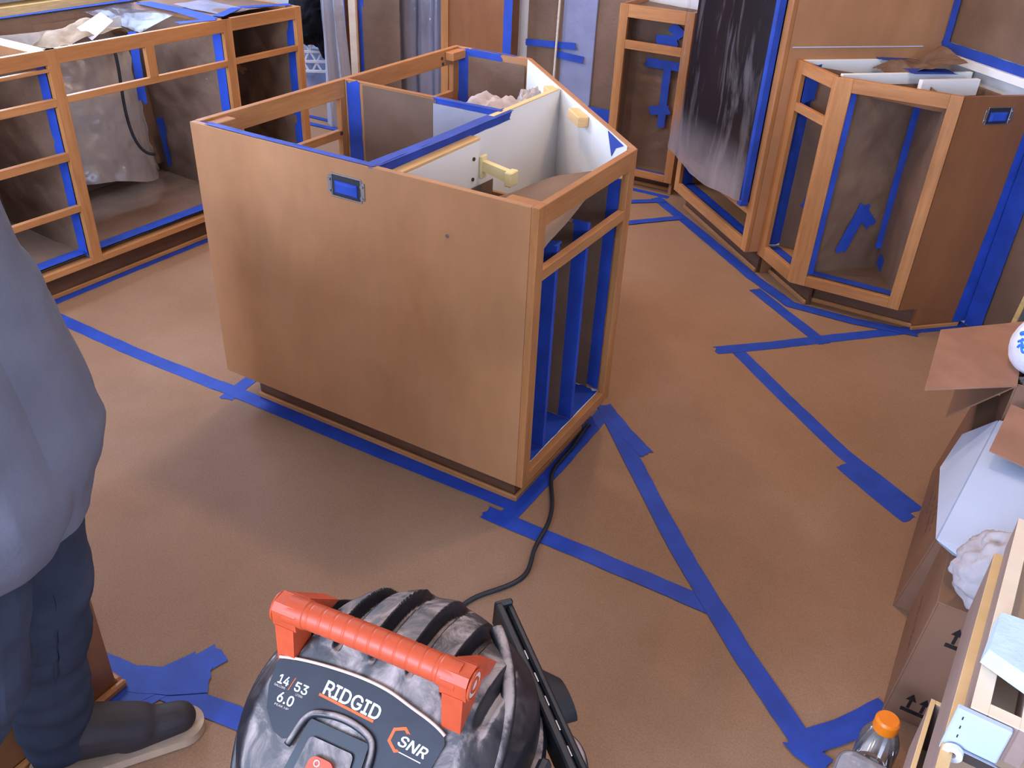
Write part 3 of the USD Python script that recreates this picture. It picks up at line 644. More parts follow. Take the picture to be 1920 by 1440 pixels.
pl = Polygon([(SA + .02, TQ + .02), (SB, TQ + .02), (SC - .03, TC + .02), (SC - .03, TW - .03), (SA + .02, TW - .03)])
part(ac, 'cabinet_floor', ext(pl, .016, frame((0, 0, .112))), 'wood_panel')
part(ac, 'partition', bx(-1.112, -1.096, TQ + .05, TW - .03, .128, TOP - .002), 'melamine_white')
part(ac, 'wall_side', bx(SA + .002, SA + .016, TQ + .0192, TW - .03, .128, TOP - .002), 'melamine_white')
part(ac, 'back_panel', bx(SA + .017, SC - .02, TW - .045, TW - .03, .128, TOP - .04), 'kraft_masking')
part(ac, 'white_box', bx(-1.02, -1.00, 1.69, 1.93, .815, TOP - .004), 'melamine_white', label='white inner board near the back')
part(ac, 'nailing_strip', bx(SA + .02, SC - .0, TW - .03, TW - .012, TOP + .002, TOP + .030), 'melamine_white', label='white strip along the wall')
# taped kraft paper inside both openings
tp(ac, (SA + .0165, 0, 0), (0, 1, 0), (0, 0, 1), [(TQ + .060, .86), (TQ + .060, .135)], .080, 130)
tp(ac, (-1.2795, 0, 0), (0, 1, 0), (0, 0, 1), [(TQ + .05, .83), (TQ + .05, .732)], .056, 131)
part(ac, 'masking_paper', sheet((SA + .018, TQ + .085, .13), (-1.115, TQ + .26, .13), (-1.115, TQ + .26, .85), (SA + .018, TQ + .085, .85), .012, 6, 132), 'kraft_masking', 30)
part(ac, 'masking_paper', sheet((-1.114, TQ + .06, .13), (-1.114, TQ + .40, .13), (-1.114, TQ + .40, .85), (-1.114, TQ + .06, .85), .01, 6, 133), 'kraft_masking', 30)
tp(ac, (0, 0, .1285), (1, 0, 0), (0, 1, 0), [(SA + .03, TQ + .05), (-1.08, TQ + .05)], .055, 134)
tp(ac, *[(-1.235, TQ + .150, 0), (.78, .62, 0), (0, 0, 1)], [(-.03, .36), (.03, .33)], .075, 135, lift=.025)


def tb(c): return (TB @ [*c, 1])[:3]


part(ac, 'masking_paper', sheet(tb((.045, .03, .13)), tb((.262, .25, .13)), tb((.262, .25, .85)), tb((.045, .03, .85)), .022, 7, 136, nu=36, nv=36), 'kraft_masking', 30)
part(ac, 'masking_paper', sheet(tb((.262, .25, .13)), tb((.375, .03, .13)), tb((.375, .03, .85)), tb((.262, .25, .85)), .010, 6, 137), 'kraft_masking', 30)
part(ac, 'masking_paper', sheet(tb((.05, .02, .131)), tb((.375, .02, .131)), tb((.31, .26, .132)), tb((.23, .26, .132)), .008, 6, 138), 'kraft_masking', 30)
ub = TB[:3, 0]; vb = TB[:3, 1]
tp(ac, tb((.046, .021, 0)), vb * .6 + ub * .8, (0, 0, 1), [(.012, .83), (.012, .135)], .026, 139, lift=.016)
tp(ac, tb((.258, .243, 0)), ub * .9 + vb * .43, (0, 0, 1), [(.0, .82), (.003, .22)], .040, 140, lift=.012, label='vertical blue tape strip in the corner of the paper')
tp(ac, (TB @ [0, 0, .132, 1])[:3], ub, vb, [(.05, .040), (.39, .036)], .042, 141, lift=.003)
W3 = tb((.045, .03, 0)), (ub * .217 + vb * .22), (0, 0, 1)
tp(ac, *W3, [(.185, .405), (.125, .215)], .048, 142, lift=.028, label='slanting blue tape scrap')
tp(ac, *W3, [(.170, .385), (.235, .32)], .046, 143, lift=.0295)
tp(ac, tb((.30, .21, .0)), ub * .6 - vb * .8, (0, 0, 1), [(-.02, .19), (.10, .135)], .045, 144, lift=.02)
# crumpled paper and tape in the open top
part(ac, 'masking_paper', sheet((-1.30, TQ + .12, .80), (-1.12, TQ + .12, .80), (-1.12, TW - .06, .80), (-1.30, TW - .06, .80), .03, 6, 145), 'kraft_masking', 30)
part(ac, 'masking_paper', sheet((-1.09, TQ + .10, .81), (SC - .03, TC + .05, .80), (SC - .03, TW - .06, .80), (-1.09, TW - .06, .80), .03, 6, 146), 'kraft_masking', 30)
part(ac, 'masking_paper', sheet((-1.30, 1.70, .83), (-1.11, 1.66, .865), (-1.05, 1.90, .915), (-1.25, 1.93, .93), .07, 8, 147, nu=36, nv=36, edge=.8), 'kraft_masking', 30, label='crumpled brown paper sticking out of the top')
tp(ac, (0, 0, TOP), (1, 0, 0), (0, 1, 0), [(-1.10, 1.70), (-1.085, 1.87)], .085, 148, lift=.004)
tp(ac, (0, 0, TOP), (1, 0, 0), (0, 1, 0), [(SA + .02, 1.72), (SA + .05, 1.85)], .05, 149, lift=.002)
side_T = basis((SC, 1.832, .811), (0, 1, 0), (0, 0, 1))
outlet(ac, side_T)
tp(ac, (SC, 0, 0), (0, 1, 0), (0, 0, 1), [(1.965, .02), (1.985, .5), (1.99, .86)], .058, 150)

# right wall: masking paper with its tape border
wp = thing('masking_paper', 'dark brown masking paper taped over the right wall above the angled cabinet', 'masking paper', RO, RDEG)
part(wp, 'paper', sheet((SA + .03, TW - .003, .94), (.6, TW - .003, .94), (.6, TW - .003, 1.9), (SA + .03, TW - .003, 1.9), .006, 4, 160, edge=.5), 'kraft_masking', 30)
part(wp, 'tape_border', tape((0, TW, 0), (1, 0, 0), (0, 0, 1), [(SA + .006, .922), (.6, .922)], .036, 161, lift=.011), 'tape_blue')
part(wp, 'tape_border', tape((0, TW, 0), (1, 0, 0), (0, 0, 1), [(SA + .024, .90), (SA + .024, 1.9)], .036, 162, lift=.0115), 'tape_blue')
wq = thing('masking_paper', 'brown masking paper taped over the lower right wall behind the cartons', 'masking paper', RO, RDEG)
part(wq, 'paper', sheet((SC + .012, TW - .004, .003), (.8, TW - .004, .003), (.8, TW - .004, .86), (SC + .012, TW - .004, .86), .010, 4, 163, edge=.6), 'kraft_masking', 30)
part(wq, 'tape_border', tape((0, TW, 0), (1, 0, 0), (0, 0, 1), [(SC + .05, .008), (SC + .05, .88)], .085, 164, lift=.014), 'tape_blue')
gp = thing('leaning_panel', 'dark grey panel with a pale wood edge leaning on the papered right wall', 'panel', RO, RDEG)
LT = basis((-.50, 1.93, .02), (1, 0, 0), (0, .05, .5))
part(gp, 'panel', tf(bx(.02, .55, 0, .62, -.008, .008), LT), 'panel_grey')
part(gp, 'frame_edge', tf(bx(0, .02, 0, .62, -.012, .012), LT), 'wood_raw')

# ------------------------------------------------------------------ small base cabinet at the back, beyond the oven cabinet
fc = thing('base_cabinet', 'small open maple base cabinet against the back wall behind the oven cabinet', 'cabinet', (-.983, 2.58, 0), 0)
face_frame(fc, I4, [(0, .045, .064, TOP), (.335, .378, .064, TOP)], [(.045, .335, .818, TOP), (.045, .335, .676, .716), (.045, .335, .064, .098)])
part(fc, 'side_panel', bx(.001, .016, .0192, .315, .001, TOP - .001), 'wood_panel')
part(fc, 'side_panel', bx(.36, .376, .0192, .315, .001, TOP - .001), 'wood_panel')
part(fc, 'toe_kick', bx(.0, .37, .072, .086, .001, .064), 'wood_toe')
part(fc, 'shoe_molding', bx(.0, .37, .060, .072, .001, .02, .004), 'wood_horizontal')
part(fc, 'cabinet_floor', bx(.016, .36, .02, .315, .066, .08), 'wood_panel')
part(fc, 'masking_paper', sheet((.017, .15, .082), (.36, .15, .082), (.36, .15, .80), (.017, .15, .80), .022, 7, 170, nu=36, nv=36), 'kraft_masking', 30)
part(fc, 'masking_paper', sheet((.017, .02, .0815), (.36, .02, .0815), (.36, .15, .0815), (.017, .15, .0815), .004, 6, 171), 'kraft_masking', 30)
part(fc, 'masking_paper', sheet((.017, .03, .85), (.30, .03, .83), (.30, .3, .84), (.017, .3, .85), .02, 6, 172), 'kraft_masking', 30)
part(fc, 'masking_paper', sheet((.017, .03, .082), (.017, .15, .082), (.017, .15, .80), (.017, .03, .80), .004, 6, 173), 'kraft_masking', 30)
P3 = ((-.0, .13, 0), (1, 0, 0), (0, 0, 1))
for pts, w, sd in (([(.155, .712), (.265, .72)], .048, 1), ([(.225, .785), (.285, .745)], .05, 2), ([(.115, .603), (.30, .603)], .042, 3), ([(.232, .60), (.236, .30)], .040, 4), ([(.165, .372), (.272, .392)], .045, 5)):
    tp(fc, *P3, pts, w, 175 + sd, lift=.004 + .0006 * sd)
tp(fc, (0, 0, .0825), (1, 0, 0), (0, 1, 0), [(.03, .05), (.35, .05)], .045, 181, lift=.003)

# ------------------------------------------------------------------ back wall: tall cabinet end, casing, taped paper and plastic
tc = thing('tall_cabinet', 'tall brown wood cabinet end on the back wall, behind the far corner of the island', 'cabinet', (-2.09, 2.72, 0), 0)
part(tc, 'side_panel', bx(.035, .385, .0, .018, .10, 2.3), 'wood_brown')
part(tc, 'stile', bx(-.012, .036, -.012, .02, .10, 2.3), 'wood_vertical', label='lighter front stile on the left edge')
part(tc, 'carcass', bx(.0, .384, .0182, .165, .10, 2.29), 'wood_brown')
part(tc, 'toe_kick', bx(.0, .38, .03, .165, .001, .0995), 'wood_toe')
tp(tc, (0, .0, 0), (1, 0, 0), (0, 0, 1), [(.41, .10), (.412, 2.2)], .052, 190, lift=.002, label='vertical blue tape strip on the right edge')
bp = thing('masking_paper', 'brown masking paper hung on the back wall behind the white cord', 'masking paper', (0, 0, 0))
part(bp, 'paper', sheet((-1.645, 2.88, .05), (-1.395, 2.88, .05), (-1.42, 2.88, 2.1), (-1.645, 2.88, 2.1), .014, 5, 191), 'kraft_masking', 30)
for pts, w, sd in (([(-1.64, .570), (-1.335, .588)], .034, 1), ([(-1.455, .535), (-1.285, .525)], .036, 2)):
    part(bp, 'masking_tape', tape((0, 2.88, 0), (1, 0, 0), (0, 0, 1), pts, w, 192 + sd, lift=.022 + .001 * sd), 'tape_blue')
bq = thing('masking_paper', 'brown masking paper hung between the white door and the small back cabinet', 'masking paper', (0, 0, 0))
part(bq, 'paper', sheet((-1.245, 2.885, .05), (-.985, 2.885, .05), (-.985, 2.885, 2.1), (-1.245, 2.885, 2.1), .010, 5, 194), 'kraft_masking', 30)
part(bq, 'masking_tape', tape((0, 2.885, 0), (1, 0, 0), (0, 0, 1), [(-1.24, .255), (-.99, .25)], .07, 195, lift=.016), 'tape_blue')
dr = UsdGeom.Xform.Define(stage, '/World/door_1').GetPrim(); data(dr, kind='structure'); FRAMES['/World/door_1'] = np.eye(4)
part(dr, 'door_panel', bx(-1.43, -1.235, 2.872, 2.899, .01, 2.05, .003), 'dust_sheet')
solo('pull_cord', tube(spline([(-1.437, 2.835, 2.3), (-1.437, 2.835, .80), (-1.445, 2.835, .35), (-1.447, 2.83, .02)], 6), .0065, 8), 'rope', 'thin white cord hanging in front of the brown paper at the back', 'cord', True)
cs = UsdGeom.Xform.Define(stage, '/World/trim_2').GetPrim(); data(cs, kind='structure', label='taped door casing at the back left opening'); FRAMES['/World/trim_2'] = np.eye(4)
part(cs, 'jamb', bx(-2.765, -2.605, 2.615, 2.635, 0, 2.3), 'wood_brown')
part(cs, 'casing', bx(-2.663, -2.612, 2.598, 2.615, 0, 2.3), 'wood_birch')
part(cs, 'casing', bx(-2.735, -2.70, 2.603, 2.615, 0, 2.3), 'wood_horizontal')
part(cs, 'masking_tape', tape((0, 2.603, 0), (1, 0, 0), (0, 0, 1), [(-2.706, .01), (-2.706, 2.2)], .032, 196), 'tape_blue')
part(cs, 'masking_tape', tape((0, 2.613, 0), (1, 0, 0), (0, 0, 1), [(-2.582, .01), (-2.582, 2.2)], .040, 197), 'tape_blue')
bc = thing('masking_paper', 'brown masking paper covering the wall end right of the taped door casing', 'masking paper', (0, 0, 0))
part(bc, 'paper', sheet((-2.575, 2.612, .02), (-2.312, 2.612, .02), (-2.312, 2.612, 2.2), (-2.575, 2.612, 2.2), .008, 5, 198), 'kraft_masking', 30)


def drape(x0, x1, y0, z0, z1, seed, folds, amp, flare=0.0):
    def fn(u, v):
        x = x0 + (x1 - x0) * u; z = z0 + (z1 - z0) * v; w = 1 + flare * (1 - v) ** 3
        xm = (x0 + x1) / 2; x = xm + (x - xm) * w + .3 * flare * (1 - v) ** 3 * (x1 - x0)
        y = y0 + amp * np.sin(folds * 2 * np.pi * u + 2.5 * meshkit.fbm(np.stack([u * 3, v * 2, 0 * u], -1), 3, seed)) + amp * 1.5 * (meshkit.fbm(np.stack([u * 6, v * 5, 0 * u], -1), 4, seed + 3) - .5)
        return np.stack([x, y, z], -1)
    return grid(fn, 60, 60)


solo('plastic_sheet', drape(-2.745, -2.62, 2.46, .004, 2.3, 200, 2.0, .018, .9), 'film_white', 'milky plastic sheet hanging at the door casing beyond the left cabinet', 'plastic sheet', 60)
solo('plastic_sheet', drape(-2.44, -2.122, 2.77, .02, 2.3, 210, 3.0, .022, .06), 'film_milky', 'wide translucent plastic sheet hanging between brown paper and the tall brown cabinet', 'plastic sheet', 60)
solo('wood_stud', bx(-2.37, -2.325, 2.85, 2.895, .0, 2.3), 'wood_brown', 'brown wooden strip showing through the wide translucent plastic sheet', 'wood strip')
# the next room: a sheeted bench, a white plastic basket on it, a dark jacket over that
solo('covered_bench', blob((-3.42, 3.22, .03), (.42, .42, .28), .12, 31, 2.5), 'dust_sheet', 'low bench under a pale dust sheet in the back left opening', 'bench', 60)
bk = thing('laundry_basket', 'white plastic lattice basket on the sheeted bench in the back left opening', 'basket', (-3.17, 2.98, .22), 35)
for k in range(9):
    a = -.16 + .04 * k
    part(bk, 'lattice_bar', tf(bx(-.006, .006, -.006, .006, -.1, .12), trimesh.transformations.translation_matrix((a, -.13, .06)) @ trimesh.transformations.rotation_matrix(.5 if k % 2 else -.5, [0, 1, 0])), 'crate_white')
for zz in (-.03, .03, .09, .16):
    part(bk, 'rim_bar', cat(bx(-.2, .2, -.14, -.122, zz - .008, zz + .008), bx(-.2, -.185, -.14, .14, zz - .008, zz + .008), bx(.185, .2, -.14, .14, zz - .008, zz + .008)), 'crate_white')
part(bk, 'basket_back', bx(-.2, .2, .122, .14, -.05, .17), 'crate_white')
solo('jacket', cat(blob((-3.16, 2.88, .53), (.17, .16, .20), .3, 41, 3.0), blob((-3.07, 2.86, .40), (.055, .06, .13), .25, 43, 3.0)), 'jacket_black', 'black jacket heaped over the white lattice basket at the back left', 'jacket', 60)

# ------------------------------------------------------------------ wet-dry vacuum in the foreground
vac = thing('shop_vacuum', 'dusty black wet and dry vacuum with an orange handle in the foreground', 'vacuum cleaner', (.272, -.902, 0), 6.1)
HX, HY = .213, .215
LP0, LSL = np.array([0, -.045, .515]), .75


def sstep(a, b, x):
    t = np.clip((x - a) / (b - a), 0, 1); return t * t * (3 - 2 * t)


def head_z(x, y):
    rho = np.sqrt((x / HX) ** 2 + (y / HY) ** 2)
    zd = .548 - .11 * np.clip(rho, 0, 1.2) ** 3.2
    ph = ((x + .012) / .060) % 1.0
    fl = np.where(ph < .68, .004 + .008 * ph / .68, .012 * (1 - sstep(.68, .80, ph)) + .004 * sstep(.9, 1, ph) - .004 * sstep(.68, .80, ph)) - .006
    win = sstep(-.055, -.015, y + .012 * np.cos(x * 105)) * (1 - sstep(.80, .93, rho)) * sstep(-.175, -.15, x) * (1 - sstep(.15, .175, x))
    z = zd + fl * 1.7 * win
    zl = LP0[2] - .002 + LSL * (y - LP0[1])
    k = .006
    m = np.minimum(z, zl); d = np.abs(z - zl)
    return m - np.where(d < k, (k - d) ** 2 / (4 * k), 0)


nr, na = 110, 256
rho = np.linspace(0, 1, nr) ** .8; th = np.linspace(0, 2 * np.pi, na, endpoint=False)
cs_, sn_ = np.cos(th), np.sin(th)
ex = 2 / 2.5
ux, uy = np.sign(cs_) * np.abs(cs_) ** ex, np.sign(sn_) * np.abs(sn_) ** ex
sc = 1 / np.sqrt(ux ** 2 + uy ** 2) * (np.abs(ux) ** 2.5 + np.abs(uy) ** 2.5) ** (-1 / 2.5 + .5) if False else 1.0
V, F = [], []
for r in rho:
    X, Y = HX * r * ux, HY * r * uy
    V.append(np.stack([X, Y, head_z(X, Y)], 1))
rim = V[-1]
for dz, g in ((-.012, 1.012), (-.03, 1.02), (-.06, 1.03), (-.11, 1.045), (-.115, 1.0)):
    q = rim.copy(); q[:, :2] *= g; q[:, 2] = np.maximum(np.minimum(q[:, 2] + dz, .445 + dz), .335); V.append(q)
V = np.vstack(V); nR = nr + 5
for i in range(nR - 1):
    for j in range(na):
        a, b = i * na + j, i * na + (j + 1) % na
        F += [(a, a + na, b + na), (a, b + na, b)]
hm = trimesh.Trimesh(V, F, process=True); trimesh.repair.fix_normals(hm)
part(vac, 'motor_head', hm, 'vac_black', 50, label='ribbed dusty motor head')
part(vac, 'rim', lathe([(.205, .33), (.236, .335), (.240, .345), (.240, .362), (.234, .370), (.21, .372), (.205, .33)], 64), 'vac_black', 40)
part(vac, 'drum', lathe([(.0, .06), (.17, .06), (.182, .075), (.2, .22), (.215, .34), (.0, .34)], 64), 'vac_black', 40)
part(vac, 'base', lathe([(.0, .035), (.2, .035), (.212, .045), (.212, .075), (.19, .085), (.0, .085)], 64), 'dark_plastic', 40)
for k in range(4):
    a = math.pi / 4 + k * math.pi / 2; x, y = .2 * math.cos(a), .2 * math.sin(a)
    cst = part(vac, 'caster', cat(tf(hull([(-.028, -.02, .03), (.028, -.02, .03), (-.028, .02, .03), (.028, .02, .03)], [(-.02, -.014, .072), (.02, -.014, .072), (-.02, .014, .072), (.02, .014, .072)]), frame((x, y, 0), math.degrees(a)))), 'dark_plastic')
    wl = trimesh.creation.cylinder(.022, .018, sections=24); wl.apply_transform(trimesh.transformations.rotation_matrix(math.pi / 2, [1, 0, 0]))
    wl.apply_translation((x, y, .0225)); part(cst, 'wheel', wl, 'dark_plastic', 40)
for sx in (1,):
    part(vac, 'latch', cat(tf(bx(.0, .020, -.035, .035, .30, .41, .006), frame((.232, 0, 0), 0) if sx > 0 else trimesh.transformations.rotation_matrix(math.pi, [0, 0, 1]) @ frame((.232, 0, 0), 0))), 'dark_plastic')
part(vac, 'side_cowl', tube(spline([(.105, .145, .50), (.165, .06, .485), (.19, -.03, .455), (.18, -.12, .40), (.15, -.19, .345)], 10), [.012] * 41, 10), 'vac_black', True)
part(vac, 'side_cowl', tube(spline([(-.15, -.005, .495), (-.19, -.04, .455), (-.195, -.10, .405), (-.17, -.17, .35)], 10), .009, 10), 'vac_black', True)
# handle
hx = np.linspace(-.150, .128, 260)
hr = .0205 - .0007 * (np.abs(((hx + .008) / .0205) % 1 - .5) > .44)
hr = np.where((hx < -.118) | (hx > .10), .022, hr)
hb = tube(np.stack([hx, np.full_like(hx, -.024), .590 - .06 * (hx * 1.0) ** 2 * 8 * .4], 1), hr, 20)
hnd = part(vac, 'handle', hb, 'vac_orange', 60, label='orange carrying handle')
for x0, x1 in ((-.168, -.128), (.106, .146)):
    z0 = .588 - .06 * (max(abs(x0), abs(x1))) ** 2 * 3
    post = cat(hull([(x, y, z0 + dz) for x in (x0, x1) for y in (-.045, -.003) for dz in (-.016, .012)], [(x, y, z0 + dz) for x in (x0, x1) for y in (-.036, -.012) for dz in (-.022, .022)]),
               hull([(x, y, z0 - .014) for x in (x0 + .004, x1 - .004) for y in (-.046, -.004)], [(x, y, .478) for x in (x0 + .008, x1 - .004) for y in (-.055, -.010)]),
               hull([(x, y, z0 + dz) for x in (x0 + .004, x1 - .004) for y in (-.02, .0) for dz in (-.015, .01)], [(x, y, .525) for x in (x0 + .006, x1 - .006) for y in (.045, .07)]))
    part(hnd, 'handle_post', post, 'vac_orange', 30)
for xx, sg_ in ((-.1685, -1), (.1465, 1)):
    c = trimesh.creation.cylinder(.019, .004, sections=28); c.apply_transform(trimesh.transformations.rotation_matrix(math.pi / 2, [0, 1, 0])); c.apply_translation((xx, -.024, .583)); part(hnd, 'end_cap', c, 'vac_bright')
    c = cat(*[trimesh.creation.torus(r, .0022, major_sections=28, minor_sections=8) for r in (.0205, .010)]); c.apply_transform(trimesh.transformations.rotation_matrix(math.pi / 2, [0, 1, 0])); c.apply_translation((xx + .002 * sg_, -.024, .583)); part(hnd, 'cap_ring', c, 'vac_orange', 40)
# label plate with its lettering
LT = basis(LP0 + np.array([0, -.6, .8]) * .0012, (1, 0, 0), (0, .8, .6))


def cr(pts, n=6):
    p = np.array(pts + [pts[0]]); return spline(p, n)[:-1]


arc = [(-.156, -.012), (-.115, -.003), (-.074, .002), (-.003, .005), (.03, .002), (.063, -.005), (.10, -.013), (.124, -.022)]
outline = Polygon([(float(x), float(y)) for x, y in spline(arc, 4)] + [(.128, -.030), (.122, -.062), (.108, -.098), (.040, -.102), (.036, -.072), (.028, -.060), (.018, -.054), (-.055, -.054), (-.072, -.057), (-.082, -.066), (-.092, -.104), (-.100, -.108), (-.118, -.104), (-.142, -.080), (-.154, -.05)]).buffer(-.004).buffer(.004)
lab = part(vac, 'label_plate', ext(outline, .0016, LT), 'vac_label', label='dark label plate with white lettering')
wa = [(LT @ [x, y + .003, .002, 1])[:3] for x, y in spline(arc, 6)]
part(vac, 'dust_line', tube(wa, .0024, 6), 'vac_bright', True, label='line of pale dust along the top of the label')
LT2 = LT @ trimesh.transformations.translation_matrix((0, 0, .0016))


def word(txt, u, v, width, height, matn, slant=0.0, bold=True, rot=0.0):
    m = meshkit.text_mesh(txt, height, .0005, bold)
    b = m.bounds; m.apply_translation((-b[0][0], 0, 0)); S = np.eye(4); S[0, 0] = width / (b[1][0] - b[0][0]); S[0, 1] = slant; m.apply_transform(S)
    part(lab, 'lettering', tf(m, LT2 @ trimesh.transformations.translation_matrix((u, v, 0)) @ trimesh.transformations.rotation_matrix(rot, [0, 0, 1])), matn)


word('RIDGID', -.070, -.0315, .094, .019, 'print_white', rot=-.05)
part(lab, 'underline', tf(bx(-.072, .021, -.0400, -.0362, 0, .0006, .0001), LT2 @ trimesh.transformations.rotation_matrix(-.05, [0, 0, 1])), 'orange_print')
word('14', -.143, -.0425, .018, .0125, 'print_white'); word('53', -.114, -.0435, .022, .0125, 'print_white'); word('6.0', -.133, -.0655, .027, .0135, 'print_white')
part(lab, 'divider_mark', tf(hull([(-.1225, -.0465, 0), (-.1213, -.0465, 0), (-.1185, -.027, 0), (-.1173, -.027, 0)], [(-.1225, -.0465, .0005), (-.1213, -.0465, .0005), (-.1185, -.027, .0005), (-.1173, -.027, .0005)]), LT2), 'orange_print')
word('GALLONS', -.146, -.0475, .019, .0030, 'vac_bright', bold=False); word('LITERS', -.108, -.0490, .012, .0030, 'vac_bright', bold=False); word('PEAK HP', -.133, -.0715, .024, .0030, 'vac_bright', bold=False)
hexo = Polygon([(.0185 * math.cos(a), .0185 * math.sin(a)) for a in np.radians(range(30, 390, 60))]); hexi = hexo.buffer(-.0042)
hx2 = hexo.difference(hexi).difference(Polygon([(.001, -.012), (.05, -.03), (.05, .014), (.006, .012)]))
part(lab, 'emblem', ext(hx2, .0005, LT2 @ trimesh.transformations.translation_matrix((.0655, -.0465, 0)) @ trimesh.transformations.rotation_matrix(-.1, [0, 0, 1])), 'orange_print')
word('SNR', .063, -.0535, .044, .014, 'print_white', slant=.25, rot=-.08)
part(lab, 'small_print', tf(bx(.064, .108, -.0588, -.0572, 0, .0004, .0001), LT2 @ trimesh.transformations.rotation_matrix(-.05, [0, 0, 1])), 'vac_bright')
# switch well below the label
well = [(-.088, -.112), (-.078, -.072), (-.070, -.062), (-.058, -.057), (.015, -.057), (.026, -.062), (.033, -.072), (.038, -.112)]
wp3 = [(LT @ [u, v, .004, 1])[:3] for u, v in spline(well, 6)]
part(vac, 'switch_bezel', tube(wp3, .0055, 10), 'vac_black', True)
part(vac, 'switch_well', ext(Polygon([(-.080, -.15), (-.072, -.068), (.026, -.068), (.032, -.15)]).buffer(-.004).buffer(.004), .003, LT @ trimesh.transformations.translation_matrix((0, 0, -.001))), 'dark_plastic')
part(vac, 'switch_plate', ext(Polygon([(-.066, -.16), (-.060, -.088), (.012, -.088), (.020, -.16)]).buffer(-.008).buffer(.008), .006, LT), 'vac_black')
sw = ext(Polygon([(-.046, -.150), (-.044, -.108), (-.006, -.108), (-.002, -.150)]).buffer(-.012).buffer(.012), .014, LT)
part(vac, 'switch', sw, 'vac_orange', 30, label='orange power switch')
c = trimesh.creation.torus(.004, .0011, major_sections=20, minor_sections=6); part(vac, 'switch_mark', tf(c, LT @ trimesh.transformations.translation_matrix((-.031, -.116, .0142))), 'vac_bright')
# floor nozzle carried on the side, with its holder ring
b0, b1 = np.array([.055, .285, .40]), np.array([.372, -.025, .352])
bd = (b1 - b0) / np.linalg.norm(b1 - b0); bu = np.array([0, 0, 1.0]) - bd * bd[2]; bu /= np.linalg.norm(bu); bo = np.cross(bd, bu); bo = bo if bo @ np.array([1, 1, 0]) > 0 else -bo
BT = np.eye(4); BT[:3, 0], BT[:3, 1], BT[:3, 2], BT[:3, 3] = bd, bo, np.cross(bd, bo), b0
if BT[2, 2] < 0: BT[:3, 2] *= -1; BT[:3, 1] *= 1
bl_ = np.linalg.norm(b1 - b0)
noz = part(vac, 'floor_nozzle', trimesh.Trimesh(*(lambda m: (m.vertices, m.faces))(tf(cat(bx(0, bl_, -.016, -.002, -.05, .012, .003), bx(0, bl_, .004, .017, -.055, .004, .004), bx(0, bl_, -.006, .008, -.055, -.008, .001), bx(-.004, .008, -.016, .017, -.05, .012, .003)), BT)), process=False), 'dark_plastic', label='black wide floor nozzle carried on the side')
for k in range(8):
    part(noz, 'bristle_clip', tf(bx(.10 + k * .045, .118 + k * .045, -.004, .003, -.01, .003, .001), BT), 'steel')
part(noz, 'nozzle_neck', tf(hull([(.18 + .055 * math.cos(a), .016, -.02 + .02 * math.sin(a)) for a in np.linspace(0, 6.28, 20)], [(.19 + .04 * math.cos(a), .046, -.03 + .02 * math.sin(a)) for a in np.linspace(0, 6.28, 20)]), BT), 'dark_plastic', 40)
part(vac, 'nozzle_holder', tube(spline([(.20, .10, .33), (.255, .115, .34), (.285, .075, .335), (.275, .02, .33), (.215, .01, .325)], 8), .014, 10), 'vac_black', True)
part(vac, 'nozzle_holder', tube(spline([(.11, .19, .335), (.15, .20, .345), (.172, .172, .345)], 8), .016, 10), 'vac_black', True)
solo('power_cord', tube(spline([(.12, -.66, .10), (.055, -.55, .03), (.035, -.40, .010), (.049, -.302, .0075), (.079, -.252, .0075), (.112, -.167, .0075), (.091, -.09, .0085), (.072, .017, .0085), (.032, .121, .0075), (-.023, .226, .0085), (-.030, .342, .0085), (-.036, .42, .0085), (-.041, .50, .0085)], 8), .006, 8), 'dark_plastic', 'dark power cord running on the floor from the vacuum to the island toe kick', 'cord', True)

# ------------------------------------------------------------------ wooden cabinet end at the lower left
pc = thing('end_cabinet', 'stained wooden cabinet end panel at the lower left, behind the person', 'cabinet', (-.448, -.917, 0))
part(pc, 'side_panel', bx(-.018, 0, -.62, 0, .001, TOP), 'wood_brown')
part(pc, 'back_panel', bx(-.60, -.0185, -.018, 0, .001, TOP), 'wood_brown')
part(pc, 'side_panel', bx(-.60, -.582, -.62, -.0185, .001, TOP), 'wood_brown')
part(pc, 'cabinet_floor', bx(-.581, -.019, -.62, -.019, .11, .126), 'wood_panel')
part(pc, 'rail', bx(-.581, -.019, -.62, -.60, TOP - .05, TOP), 'wood_horizontal')
part(pc, 'shoe_molding', cat(bx(.0004, .016, -.62, .016, .001, .020, .005), bx(-.60, .0, .0004, .016, .001, .020, .005)), 'wood_horizontal')

# ------------------------------------------------------------------ cartons, drawers and rubbish at the right


def carton(name, label, x0, x1, y0, y1, z0, z1, lean=0.0, m='cardboard', closed=True, tag='carton'):
    t = thing(name, label, tag, (x0, y0, z0)); w = .004

    def S(mm):
        mm = mm.copy(); v = np.array(mm.vertices); v[:, 0] += lean * v[:, 2]; mm.vertices = v; return mm
    X, Y, Z = x1 - x0, y1 - y0, z1 - z0
    part(t, 'left_side', S(bx(0, w, 0, Y, .001, Z, .001)), m); part(t, 'right_side', S(bx(X - w, X, 0, Y, .001, Z, .001)), m)
    part(t, 'front_side', S(bx(w, X - w, 0, w, .001, Z, .001)), m); part(t, 'back_side', S(bx(w, X - w, Y - w, Y, .001, Z, .001)), m)
    part(t, 'bottom', S(bx(w, X - w, w, Y - w, .001, .006, .001)), m)
    if closed:
        part(t, 'top_flap', S(bx(0, X / 2 - .001, 0, Y, Z, Z + w, .001)), m); part(t, 'top_flap', S(bx(X / 2 + .001, X, 0, Y, Z, Z + w, .001)), m)
    return t, S


